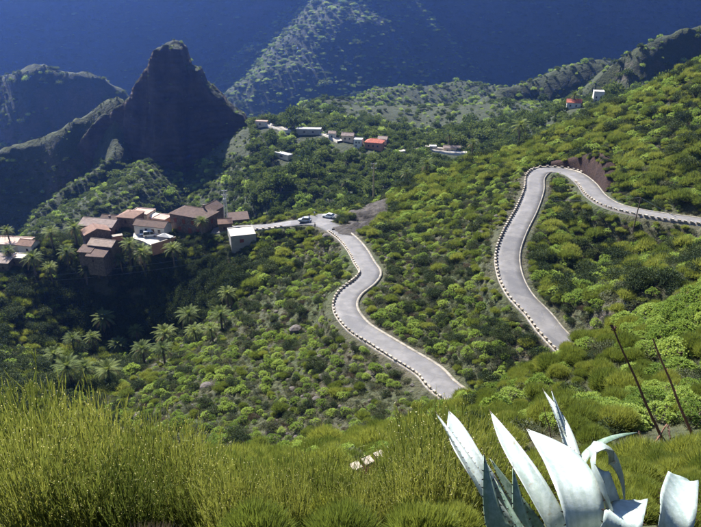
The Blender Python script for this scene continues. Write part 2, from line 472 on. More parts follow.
NR = len(ROAD)
HW = np.full(NR, HALF)
wid = lambda i: HW[i]
def idx_px(px, py, z):
    q = P(px, py, z=z); return int(((ROAD[:, :2] - q[:2]) ** 2).sum(1).argmin())
iA = idx_px(578, 176, -56.7)                 # where the parapet changes side at the hairpin
iU = idx_px(556, 336, -64.8); iL = idx_px(446, 388.5, -70); iPk = idx_px(325, 224.5, -75.8); iE = NR
road = strip('road', 0, NR, [(-HALF - .5, -.6), (-HALF - .5, 0.0), (-1.2, .03), (0, .05), (1.2, .03), (HALF + .5, 0.0), (HALF + .5, -.6)], M_ASPH)
road['kind'] = 'structure'
# car park at the end of the lower road
cp = P(312, 219.5, z=-76.05)
def slab(name, pts, z, th, mat):
    n = len(pts)
    v = [(x, y, z) for x, y in pts] + [(x, y, z - th) for x, y in pts]
    f = [tuple(range(n)), tuple(range(2 * n - 1, n - 1, -1))] + [(i, i + n, (i + 1) % n + n, (i + 1) % n) for i in range(n)]
    return mesh_obj(name, v, f, mat)
lay = [P(a, b, z=-75.98)[:2] for a, b in [(300, 221), (316, 222.5), (328, 222), (340, 219.5), (341, 215.5), (333, 213.5), (318, 214), (302, 217)]]
pave = slab('parking_pavement', lay, -75.93, .7, M_ASPH); pave['kind'] = 'structure'

kerbs = [('kerb', 0, iA + 3, -1), ('kerb', iA + 4, iU + 6, 1), ('kerb', iL - 14, iPk - 4, -1)]
KW = {('kerb', 0): .32, ('kerb', iA + 4): .32, ('kerb', iL - 14): .62}
for nm, a, b, s in kerbs:
    k = strip(nm, a, b, [(s * (HALF + .05), -.2), (s * (HALF + .05), .07), (s * (HALF + .1), .14), (s * (HALF + KW[nm, a]), .15), (s * (HALF + KW[nm, a] + .05), -.3)], M_KERB)
    k['kind'] = 'structure'

# parapets: low wall with separate blocks on top, each block a part
_bm = bmesh.new(); bmesh.ops.create_cube(_bm, size=1)
bmesh.ops.scale(_bm, vec=(.85, .42, .46), verts=_bm.verts)
bmesh.ops.bevel(_bm, geom=_bm.edges[:], offset=.03, segments=1, affect='EDGES')
BLOCK = bpy.data.meshes.new('block'); _bm.to_mesh(BLOCK); _bm.free(); BLOCK.materials.append(M_CREAM)

def parapet(label, a, b, s, pitch=1.45, wall_h=.26, deep=.9):
    th = empty('road_parapet', (ROAD[a, 0], ROAD[a, 1], ROAD[a, 2]))
    tag(th, label, 'parapet', 'block parapets along the mountain road')
    inv = Matrix.Translation(-Vector(ROAD[a]))
    w = strip('base_wall', a, b, [(s * (HALF + .02), -.3), (s * (HALF + .02), wall_h), (s * (HALF + .46), wall_h), (s * (HALF + .46), -deep)], M_CREAM if deep < 1 else M_STONE)
    w.parent = th; w.matrix_parent_inverse = inv
    d = RS[a] + .6
    while d < RS[b - 1] - .5:
        i = int(np.searchsorted(RS, d)); i = min(max(i, a), b - 1)
        t = (d - RS[i - 1]) / max(1e-6, RS[i] - RS[i - 1])
        c = ROAD[i - 1] * (1 - t) + ROAD[i] * t
        nrm = RNOR[i - 1] * (1 - t) + RNOR[i] * t
        o = bpy.data.objects.new('block', BLOCK); COL.objects.link(o)
        off = s * (HALF + .24) + random.uniform(-.02, .02)
        o.location = (c[0] + nrm[0] * off, c[1] + nrm[1] * off, c[2] + wall_h + .225)
        o.rotation_euler = (0, 0, math.atan2(nrm[1], nrm[0]) - math.pi / 2 + random.uniform(-.03, .03))
        o.scale = (random.uniform(.78, 1.12), random.uniform(.9, 1.08), random.uniform(.75, 1.1))
        o.rotation_euler[1] = random.gauss(0, .03)
        o.parent = th; o.matrix_parent_inverse = inv
        d += pitch * random.uniform(.93, 1.07)
    return th
parapet('cream block parapet above dark stone wall along the upper road, running to the hairpin', 0, iA - 3, 1, deep=2.6)
parapet('cream block parapet round the outside of the upper hairpin bend and down its lower arm', iA + 2, iU + 5, -1)
parapet('cream block parapet along the winding lower road down to the village car park', iL - 10, iPk - 3, 1)
parapet('cream block parapet along the short road between the car park and the village houses', iPk + 9, iE - 6, 1, pitch=2.0)

# red earth bank cut behind the hairpin, rock outcrop beside the lower road's end
def draped(name, xs, ys_, off, mat):
    GX_, GY_ = np.meshgrid(xs, ys_)
    g = height(GX_, GY_)
    return grid_mesh(name, np.stack([GX_, GY_, g + off(GX_, GY_)], -1), mat)
def mat_rockface(name, lo, mi, hi):
    t = NT(name); p = t.pos(); n = t.noise(.45, 7, .72, p)
    t.color(t.ramp(n, [(.3, lo), (.5, mi), (.7, hi)])); t.rough(.95); t.bump(t.noise(1.3, 7, .75, p), .5, 1.0)
    return t.m
M_BANK = mat_rockface('red_brown_earth', (.016, .008, .006), (.03, .015, .010), (.055, .028, .018))
M_OUT = mat_rockface('weathered_basalt', (.026, .022, .02), (.052, .045, .038), (.09, .078, .066))
rows = []
i0, i1 = idx_px(593, 191, -56.2), idx_px(546, 170, -57.3)
for i in range(i0, i1):
    c = ROAD[i]; r_ = []
    e = math.sin(math.pi * (i - i0 + .5) / (i1 - i0)) ** .6
    for o, h in [(3.3, -.5), (3.4, .8), (3.55, 1.9), (3.75, 3.0), (4.0, 4.0), (4.4, 4.9), (5.0, 5.5), (6.2, 5.8), (8, 5.4), (10, 3.5)]:
        x_, y_ = c[0] - RNOR[i, 0] * o, c[1] - RNOR[i, 1] * o
        r_.append((x_, y_, c[2] + h * e * (1 + .75 * float(fbm(np.array([x_]), np.array([y_]), 4, 4, 201, True)[0])) - (1 - e) * .8))
    rows.append(r_)
bank = grid_mesh('earth_bank', np.array(rows), M_BANK); bank['kind'] = 'structure'
BANK_TOP = np.array([r_[k] for r_ in rows[::2] for k in (5, 6, 7, 8)])
BANK_XY = [(r_[k][0], r_[k][1]) for r_ in rows[::2] for k in (2, 4)]
oc = P(368, 222, D=213)
def _out(x, y):
    q = np.hypot((x - oc[0] - (y - oc[1]) * .25) / 9.5, (y - oc[1]) / 19)
    m = np.clip(1.15 - q, 0, 1)
    return np.where(m > 0, -.6 + m ** .5 * 1.5 + fbm(x * .6 + y * .5, y * .35, 4.5, 5, 205, True) * 5.0 * m ** .3 + np.floor(fbm(x, y, 6, 2, 207) * 5) * .35 * m, -1.5)
outcrop = draped('rock_outcrop', np.arange(oc[0] - 16, oc[0] + 16, .45), np.arange(oc[1] - 22, oc[1] + 22, .45), _out, M_OUT); outcrop['kind'] = 'structure'

# pale track along the crest of the upper hamlet
def track(name, pix, D0, D1, half):
    c_ = []
    for a, b_ in pix:
        Ds = np.arange(D0, D1, 1.0); q = np.array([P(a, b_, D=d) for d in Ds]); g = height(q[:, 0], q[:, 1])
        k = np.nonzero(q[:, 2] <= g + .8)[0]; i = k[0] if len(k) else len(Ds) - 1
        c_.append((q[i, 0], q[i, 1], g[i] + .9))
    c_ = catmull(c_, 3.0)
    rows = []
    for i in range(len(c_)):
        t_ = c_[min(i + 1, len(c_) - 1)] - c_[max(i - 1, 0)]; n_ = np.array((-t_[1], t_[0])) / np.hypot(t_[0], t_[1])
        rows.append([(c_[i][0] + n_[0] * o, c_[i][1] + n_[1] * o, c_[i][2] + h) for o, h in ((-half - .3, -3), (-half, .45), (-half + .3, .45), (-half + .3, 0), (half - .3, 0), (half, .3), (half + .3, -3))])
    o = grid_mesh(name, np.array(rows), M_TRACK, False); o['kind'] = 'structure'
    return c_
M_TRACK = plain('pale_concrete_track', (.34, .31, .26), var=.3, scale=.4)
TRACK = np.concatenate([track('track', [(266, 124), (276, 126.5), (287, 131), (300, 130), (316, 131), (328, 135), (340, 141)], 385, 460, 1.9),
                        track('track', [(398, 152), (412, 150), (425, 149), (440, 151), (456, 153), (470, 153.5)], 350, 420, 1.9)])
# ------------------------------------------------------------------ plant materials
def leaf_mat(name, stops, trans=.35, rough=.75, var=.35, nscale=1.3, spec=.1, hue=0.0):
    """stops: colours from dark to light, chosen per plant and per clump"""
    t = NT(name)
    r = t.new('ShaderNodeObjectInfo').outputs['Random']
    n = t.noise(nscale, 3, .6, t.pos())
    f = t.math('ADD', t.math('MULTIPLY', r, .62), t.math('MULTIPLY', n, .5))
    k = len(stops)
    c = t.ramp(f, [(.12 + .76 * i / (k - 1), s) for i, s in enumerate(stops)])
    t.color(c); t.rough(rough); t.b.inputs['Specular IOR Level'].default_value = spec
    tr = t.new('ShaderNodeBsdfTranslucent')
    c2 = t.mix(1.0, c, (1.22, 1.2, .8), 'MULTIPLY')
    t.link(c2, tr.inputs['Color'])
    mx = t.new('ShaderNodeMixShader'); mx.inputs[0].default_value = trans
    t.link(t.b.outputs[0], mx.inputs[1]); t.link(tr.outputs[0], mx.inputs[2]); t.link(mx.outputs[0], t.out.inputs['Surface'])
    return t.m
M_SPURGE = leaf_mat('spurge_leaf', [(.10, .155, .038), (.19, .265, .062), (.31, .385, .11)], trans=.42)
M_OLIVE = leaf_mat('olive_broom_leaf', [(.07, .098, .022), (.125, .155, .033), (.20, .22, .05)], trans=.4)
M_DARK = leaf_mat('dark_evergreen_leaf', [(.016, .027, .011), (.03, .045, .017), (.055, .072, .025)], trans=.22)
M_GREY = leaf_mat('greygreen_scrub_leaf', [(.04, .05, .028), (.072, .084, .045), (.118, .124, .066)], trans=.3)
M_DRY = leaf_mat('dry_grass', [(.075, .06, .042), (.105, .09, .056), (.12, .115, .055)], trans=.35)
M_TREE = leaf_mat('tree_leaf', [(.026, .042, .013), (.055, .08, .023), (.11, .14, .04)], trans=.35)
M_BROOM = leaf_mat('broom_stem', [(.04, .057, .015), (.088, .106, .026), (.165, .175, .045)], trans=.42, nscale=2)
M_FLOWER = leaf_mat('broom_pod', [(.36, .32, .14), (.48, .44, .22), (.56, .52, .32)], trans=.4)
M_PALM = leaf_mat('palm_frond', [(.06, .085, .024), (.095, .125, .034), (.15, .18, .05)], trans=.4)
M_DEAD = leaf_mat('dead_scrub', [(.07, .052, .036), (.11, .085, .06), (.16, .13, .095)], trans=.15)
M_TWIG = plain('grey_brown_twig', (.12, .09, .065), var=.4, scale=4)
M_BARK = plain('palm_bark', (.13, .10, .075), var=.45, scale=3, bump=.1, bscale=8)

class MB:
    """collects triangles and quads with material slots"""
    def __init__(s): s.v, s.f, s.m = [], [], []
    def add(s, vs, fs, m=0):
        o = len(s.v); s.v += [tuple(x) for x in vs]
        for f in fs: s.f.append(tuple(i + o for i in f)); s.m.append(m)
    def mesh(s, name, mats, smooth=False):
        me = bpy.data.meshes.new(name); me.from_pydata(s.v, [], s.f)
        for m in mats: me.materials.append(m)
        if len(mats) > 1: me.polygons.foreach_set('material_index', s.m)
        if smooth: me.shade_smooth()
        return me
    def stick(s, a, b, r0, r1, n=4, m=0):
        a, b = np.array(a, float), np.array(b, float)
        d = b - a; d /= np.linalg.norm(d) + 1e-9
        u = np.cross(d, (0.3, .9, .2)); u /= np.linalg.norm(u) + 1e-9; w = np.cross(d, u)
        vs = [a + r0 * (math.cos(2 * math.pi * k / n) * u + math.sin(2 * math.pi * k / n) * w) for k in range(n)]
        vs += [b + r1 * (math.cos(2 * math.pi * k / n) * u + math.sin(2 * math.pi * k / n) * w) for k in range(n)]
        s.add(vs, [(k, (k + 1) % n, (k + 1) % n + n, k + n) for k in range(n)], m)
    def leaf(s, p, d, L, w, m=0, bend=.0, up=(0, 0, 1)):
        """diamond leaf from p along d"""
        d = np.array(d, float); d /= np.linalg.norm(d) + 1e-9
        q = np.cross(d, rs.normal(size=3)); q /= np.linalg.norm(q) + 1e-9
        p = np.array(p, float)
        s.add([p, p + d * L * .5 + q * w, p + d * L + np.array((0, 0, -bend * L)), p + d * L * .5 - q * w], [(0, 1, 2, 3)], m)
rs = np.random.default_rng(11)

def dirs(n, zmin=-.1):
    out = []
    while len(out) < n:
        d = rs.normal(size=3); d /= np.linalg.norm(d)
        if d[2] > zmin: out.append(d)
    return np.array(out)

def lumps(n, R0=.62, spread=.55, h=.55):
    L = [(np.array((0, 0, h)), R0)]
    for k in range(n):
        a = 2 * math.pi * (k + rs.uniform(-.3, .3)) / n
        rr = spread * rs.uniform(.7, 1.15)
        L.append((np.array((math.cos(a) * rr, math.sin(a) * rr, h * rs.uniform(.55, 1.05))), R0 * rs.uniform(.5, .8)))
    return L

def p_spurge(dense=1.0):
    """dome of leaf rosettes on bare forking stems"""
    b = MB(); t = MB()
    Ls = lumps(7, .5, .55, .5)
    for c, r in Ls:
        for d in dirs(int(36 * dense * (r / .4) ** 2), -.15):
            p = c + d * r * rs.uniform(.82, 1.08)
            if any(np.linalg.norm(p - c2) < r2 * .78 for c2, r2 in Ls): continue
            ax = d * .7 + np.array((0, 0, .6))
            for _ in range(9):
                b.leaf(p, ax + rs.normal(size=3) * .75, rs.uniform(.12, .21) / dense ** .35, .03 / dense ** .3)
        t.stick((0, 0, 0), c * .9, .05, .02, 4)
        for d in dirs(5, .0): t.stick(c * .6, c + d * r * .85, .022, .008, 3)
    return b, t

def p_olive(n=950, w=.013):
    """broom like bush: sprays of fine upright twigs"""
    b = MB(); t = MB()
    Ls = lumps(8, .5, .5, .42)
    for c, r in Ls:
        for d in dirs(int(n / 8), -.1):
            p0 = c * .75 + d * r * rs.uniform(.2, .65)
            ax = d * .75 + np.array((0, 0, .75)) + rs.normal(size=3) * .25
            b.leaf(p0, ax, rs.uniform(.3, .52), w)
            b.leaf(p0 + d * .1, ax + rs.normal(size=3) * .35, rs.uniform(.22, .4), w)
        t.stick((0, 0, 0), c * .8, .04, .015, 4)
    return b, t

def p_leafy(n=1500, leaf=.085, h=.6, k=8):
    b = MB(); t = MB()
    Ls = lumps(k, .52, .52, h)
    for c, r in Ls:
        for d in dirs(int(n / k), -.4):
            p = c + d * r * (rs.uniform(.55, 1.1))
            if p[2] < .02: continue
            b.leaf(p, d * .6 + rs.normal(size=3) * .7, leaf * rs.uniform(.7, 1.5), leaf * .33)
        t.stick((0, 0, 0), c * .9, .05, .02, 4)
    return b, t

def p_tuft(n=70, L=.55, w=.018, spread=.5):
    b = MB()
    for _ in range(n):
        a, r = rs.uniform(0, 6.28), spread * math.sqrt(rs.uniform(0, 1))
        ax = np.array((math.cos(a) * r * 1.1, math.sin(a) * r * 1.1, rs.uniform(.5, 1.0))) + rs.normal(size=3) * .25
        b.leaf((math.cos(a) * r, math.sin(a) * r, -.03), ax, L * rs.uniform(.5, 1.1), w)
    return b, MB()

def p_clump(n=420, leaf=.17):
    """tree or bush seen from afar"""
    b = MB()
    Ls = lumps(6, .55, .5, .6)
    for c, r in Ls:
        for d in dirs(int(n / 6), -.5):
            p = c + d * r * rs.uniform(.6, 1.08)
            if p[2] < -.05: continue
            b.leaf(p, d * .5 + rs.normal(size=3) * .7, leaf * rs.uniform(.7, 1.5), leaf * .4)
    return b, MB()

PROTO_COL = {}
def protos(kind, builder, nvar, mats):
    col = bpy.data.collections.new('set_' + kind)
    out = []
    for i in range(nvar):
        b, t = builder()
        one = MB(); one.add(b.v, b.f, 0); one.add(t.v, t.f, 1)
        me = one.mesh(kind, mats)
        o = bpy.data.objects.new('%s_%02d' % (kind, i), me)
        col.objects.link(o)
        fo = b.mesh('foliage', mats[:1]); tw = t.mesh('stems', mats[1:2]) if t.f else None
        out.append((me, fo, tw))
    PROTO_COL[kind] = (col, out)
protos('spurge', lambda: p_spurge(1.0), 5, [M_SPURGE, M_TWIG])
protos('spurge_big', lambda: p_spurge(2.6), 3, [M_SPURGE, M_TWIG])
protos('olive', p_olive, 5, [M_OLIVE, M_TWIG])
protos('olive_big', lambda: p_olive(3600, .008), 3, [M_OLIVE, M_TWIG])
protos('evergreen', p_leafy, 5, [M_DARK, M_TWIG])
protos('grey', lambda: p_leafy(800, .10, .45, 6), 5, [M_GREY, M_TWIG])
protos('tuft', p_tuft, 4, [M_DRY, M_TWIG])
protos('greentuft', lambda: p_tuft(90, .6, .022), 4, [M_GREY, M_TWIG])
protos('tree_clump', p_clump, 6, [M_TREE, M_TWIG])
protos('spurge_clump', p_clump, 3, [M_SPURGE, M_TWIG])

def p_rock():
    b = MB(); bm = bmesh.new(); bmesh.ops.create_icosphere(bm, subdivisions=2, radius=.5)
    sd = rs.uniform(0, 50)
    for v in bm.verts:
        k = 1 + .55 * float(fbm(np.array([v.co.x + sd]), np.array([v.co.y + v.co.z * 1.7]), .5, 3, 5)[0])
        v.co *= k; v.co.z *= .75; v.co.x = round(v.co.x * 5) / 5 * .5 + v.co.x * .5
    b.add([tuple(v.co) for v in bm.verts], [tuple(v.index for v in f.verts) for f in bm.faces]); bm.free()
    return b, MB()
M_BOULD = plain('lichened_boulder', (.075, .063, .053), var=.5, scale=2, bump=.1, bscale=5)
protos('boulder', p_rock, 5, [M_BOULD, M_TWIG])
protos('dead', lambda: p_olive(380, .014), 4, [M_DEAD, M_TWIG])
protos('grey_b', lambda: p_spurge(.5), 4, [M_GREY, M_TWIG])
protos('mound', lambda: p_leafy(600, .14, .4, 5), 4, [M_OLIVE, M_TWIG])

def scatter(name, kind, pts, scl, label, cat):
    """uncountable rest of a kind: one object, instances placed on its points"""
    n = len(pts)
    if n == 0: return
    me = bpy.data.meshes.new(name)
    me.vertices.add(n); me.vertices.foreach_set('co', np.asarray(pts, np.float32).ravel())
    a = me.attributes.new('scl', 'FLOAT_VECTOR', 'POINT'); a.data.foreach_set('vector', np.asarray(scl, np.float32).ravel())
    rot = np.zeros((n, 3), np.float32); rot[:, 2] = rng.uniform(0, 6.28, n); rot[:, :2] = rng.normal(0, .10, (n, 2))
    a = me.attributes.new('rot', 'FLOAT_VECTOR', 'POINT'); a.data.foreach_set('vector', rot.ravel())
    col, prs = PROTO_COL[kind]
    a = me.attributes.new('pick', 'INT', 'POINT'); a.data.foreach_set('value', rng.integers(0, len(prs), n).astype(np.int32))
    o = bpy.data.objects.new(name, me); COL.objects.link(o)
    ng = bpy.data.node_groups.new(name, 'GeometryNodeTree')
    ng.interface.new_socket('Geometry', in_out='INPUT', socket_type='NodeSocketGeometry')
    ng.interface.new_socket('Geometry', in_out='OUTPUT', socket_type='NodeSocketGeometry')
    N, L = ng.nodes, ng.links
    gi, go = N.new('NodeGroupInput'), N.new('NodeGroupOutput')
    ip = N.new('GeometryNodeInstanceOnPoints'); ci = N.new('GeometryNodeCollectionInfo')
    ci.inputs['Collection'].default_value = col; ci.inputs['Separate Children'].default_value = True; ci.inputs['Reset Children'].default_value = True
    def attr(nm, ty):
        x = N.new('GeometryNodeInputNamedAttribute'); x.data_type = ty; x.inputs['Name'].default_value = nm
        return [q for q in x.outputs if q.enabled and q.name == 'Attribute'][0]
    L.new(gi.outputs[0], ip.inputs['Points']); L.new(ci.outputs[0], ip.inputs['Instance'])
    ip.inputs['Pick Instance'].default_value = True
    L.new(attr('pick', 'INT'), ip.inputs['Instance Index'])
    e2r = N.new('FunctionNodeEulerToRotation'); L.new(attr('rot', 'FLOAT_VECTOR'), e2r.inputs[0])
    L.new(e2r.outputs[0], ip.inputs['Rotation']); L.new(attr('scl', 'FLOAT_VECTOR'), ip.inputs['Scale'])
    L.new(ip.outputs[0], go.inputs[0])
    md = o.modifiers.new('instances', 'NODES'); md.node_group = ng
    tag(o, label, cat, kind='stuff')
    return o

# ------------------------------------------------------------------ where things show in the picture
def project(p):
    p = np.asarray(p, float)
    zc = p[..., 1] * CP - p[..., 2] * SP
    yc = p[..., 1] * SP + p[..., 2] * CP
    zc = np.maximum(zc, .01)
    return W_PX / 2 + F_PX * p[..., 0] / zc, H_PX / 2 - F_PX * yc / zc, zc

def gz(x, y):
    """quick ground height from the land grid"""
    u = x / (np.maximum(y, 0) * 0.97 + 66)
    iu = np.clip(np.interp(u, us, np.arange(len(us))), 0, len(us) - 1.001); iy = np.clip(np.interp(y, ys, np.arange(len(ys))), 0, len(ys) - 1.001)
    a, b = iu.astype(int), iy.astype(int); fu, fy = iu - a, iy - b
    z = (Z[b, a] * (1 - fu) + Z[b, a + 1] * fu) * (1 - fy) + (Z[b + 1, a] * (1 - fu) + Z[b + 1, a + 1] * fu) * fy
    m = (x > gx[0]) & (x < gx[-1]) & (y > gy[0]) & (y < gy[-1])
    return np.where(m, np.maximum(z, peak_h(x, y)), z) if np.any(m) else z

def visible(p, lift=1.0):
    p = np.asarray(p, float).copy(); p[:, 2] += lift
    ok = np.ones(len(p), bool)
    for t in np.linspace(.05, .985, 60):
        q = p * t
        ok &= q[:, 2] > gz(q[:, 0], q[:, 1]) - .3
    return ok

def in_poly(px, py, poly):
    r = np.zeros(len(px), bool); n = len(poly)
    for i in range(n):
        (x0, y0), (x1, y1) = poly[i], poly[(i + 1) % n]
        c = ((y0 > py) != (y1 > py)) & (px < (x1 - x0) * (py - y0) / (y1 - y0 + 1e-9) + x0)
        r ^= c
    return r

BLOCKED = [(q_[0] * f_, q_[1] * f_, 3.0) for q_ in TRACK[::2] for f_ in (1, .985)] + [(x_, y_, 1.6) for x_, y_ in BANK_XY] + [(oc[0] + (y_ - oc[1]) * .25, y_, 5.0 * math.sqrt(max(0, 1 - ((y_ - oc[1]) / 18.5) ** 2))) for y_ in np.arange(oc[1] - 18, oc[1] + 18, 2)]          # (x, y, radius): houses, cars, poles
def spots(d0, d1, sp, jit=.48, half=.60):
    """jittered grid of ground points inside the view's wedge"""
    gyy = np.arange(d0, d1, sp)
    xs, yy = [], []
    for y in gyy:
        w = half * (y + 14)
        x = np.arange(-w, w, sp)
        xs.append(x + rng.uniform(-jit, jit, len(x)) * sp); yy.append(y + rng.uniform(-jit, jit, len(x)) * sp)
    x, y = np.concatenate(xs), np.concatenate(yy)
    d, _, _ = road_near(x, y)
    keep = d > 4.4
    for bx, by, br in BLOCKED: keep &= np.hypot(x - bx, y - by) > br
    x, y = x[keep], y[keep]
    z = gz(x, y)
    return np.stack([x, y, z], 1)
def stand(px, py, h, d0, d1):
    """ground point so that a thing h tall has its top at the pixel"""
    Ds = np.arange(d0, d1, .5)
    q = np.array([P(px, py, D=d) for d in Ds]); q[:, 2] -= h
    g = gz(q[:, 0], q[:, 1])
    k = np.nonzero(q[:, 2] <= g)[0]
    i = k[0] if len(k) else len(Ds) - 1
    return np.array((q[i, 0], q[i, 1], g[i]))

# ------------------------------------------------------------------ houses
M_TILE = {k: None for k in ()}
def mat_tile(name, c, dark):
    t = NT(name); p = t.objc()
    w = t.new('ShaderNodeTexWave', wave_type='BANDS', bands_direction='X'); w.inputs['Scale'].default_value = 3.2; w.inputs['Distortion'].default_value = .6
    t.link(p, w.inputs['Vector'])
    n = t.noise(.9, 5, .7, p)
    a = t.ramp(n, [(.3, [v * .6 for v in c]), (.5, c), (.72, [min(1, v * 1.35) for v in c])])
    t.color(t.mix(t.math('MULTIPLY', w.outputs['Fac'], .45), a, dark)); t.rough(.85); t.bump(w.outputs['Fac'], .08, .7)
    return t.m
T_BROWN = mat_tile('brown_clay_tiles', (.12, .078, .058), (.05, .034, .028))
T_ORANGE = mat_tile('orange_clay_tiles', (.215, .128, .09), (.10, .06, .045))
T_PINK = mat_tile('faded_pink_tiles', (.26, .20, .165), (.14, .10, .085))
T_GREY = mat_tile('lichened_grey_tiles', (.30, .23, .18), (.13, .09, .07))
T_RED = mat_tile('red_tiles', (.42, .12, .07), (.2, .06, .04))
F_CREAM = plain('cream_screed', (.42, .37, .30), var=.3, scale=.6)
F_PINK = plain('pink_terrace_tile', (.29, .20, .155), var=.35, scale=.8)
F_WHITE = plain('white_roof', (.50, .48, .45), var=.15, scale=.6)
W_STONE = plain('brown_rubble_stone', (.115, .085, .062), var=.55, scale=1.6, bump=.1, bscale=3)
W_WHITE = plain('white_limewash', (.52, .49, .44), var=.22, scale=.7)
W_GREY = plain('grey_render', (.27, .25, .215), var=.22, scale=.6)
W_CREAM = plain('cream_plaster', (.50, .42, .31), var=.2, scale=.7)
W_TERRA = plain('terracotta_plaster', (.40, .20, .12), var=.2, scale=.7)
M_WOOD = plain('dark_window_wood', (.12, .06, .035), var=.3, scale=4)
M_REDW = plain('red_shutter', (.17, .05, .03), var=.2, scale=3)
M_PANE = NT('window_glass'); M_PANE.color((.02, .025, .03)); M_PANE.rough(.08); M_PANE.b.inputs['Specular IOR Level'].default_value = .6; M_PANE = M_PANE.m

def boxmesh(b, x0, x1, y0, y1, z0, z1, m=0):
    v = [(x, y, z) for z in (z0, z1) for y in (y0, y1) for x in (x0, x1)]
    b.add(v, [(0, 2, 3, 1), (4, 5, 7, 6), (0, 1, 5, 4), (2, 6, 7, 3), (0, 4, 6, 2), (1, 3, 7, 5)], m)

def part(name, b, mats, parent, smooth=False):
    o = bpy.data.objects.new(name, b.mesh(name, mats if isinstance(mats, list) else [mats], smooth)); COL.objects.link(o); o.parent = parent
    return o

def add_window(th, face, u, z, w, h, W, D, mat, shutter=None):
    """face: f front (-y), r right (+x), l left (-x)"""
    fr, pane = MB(), MB()
    e = .07
    def put(b, u0, u1, z0, z1, d0, d1):
        if face == 'f': boxmesh(b, u0, u1, -D / 2 - d1, -D / 2 - d0, z0, z1)
        elif face == 'r': boxmesh(b, W / 2 + d0, W / 2 + d1, u0, u1, z0, z1)
        else: boxmesh(b, -W / 2 - d1, -W / 2 - d0, u0, u1, z0, z1)
    put(fr, u - w / 2, u - w / 2 + e, z, z + h, .0, .07); put(fr, u + w / 2 - e, u + w / 2, z, z + h, .0, .07)
    put(fr, u - w / 2 + e, u + w / 2 - e, z + h - e, z + h, .0, .07); put(fr, u - w / 2 - .08, u + w / 2 + .08, z - .07, z, .0, .11)
    put(fr, u - .025, u + .025, z, z + h - e, .012, .05)
    put(pane, u - w / 2 + e, u + w / 2 - e, z, z + h - e, .003, .012)
    f = part('window', fr, mat, th); part('pane', pane, shutter or M_PANE, f)

def add_door(th, face, u, w, h, W, D, mat):
    b, k = MB(), MB()
    if face == 'f':
        boxmesh(b, u - w / 2, u + w / 2, -D / 2 - .05, -D / 2 - .002, 0, h); boxmesh(k, u + w * .3, u + w * .36, -D / 2 - .1, -D / 2 - .05, h * .45, h * .5)
    else:
        boxmesh(b, W / 2 + .002, W / 2 + .05, u - w / 2, u + w / 2, 0, h); boxmesh(k, W / 2 + .05, W / 2 + .1, u + w * .3, u + w * .36, h * .45, h * .5)
    d = part('door', b, mat, th); part('handle', k, M_PANE, d)

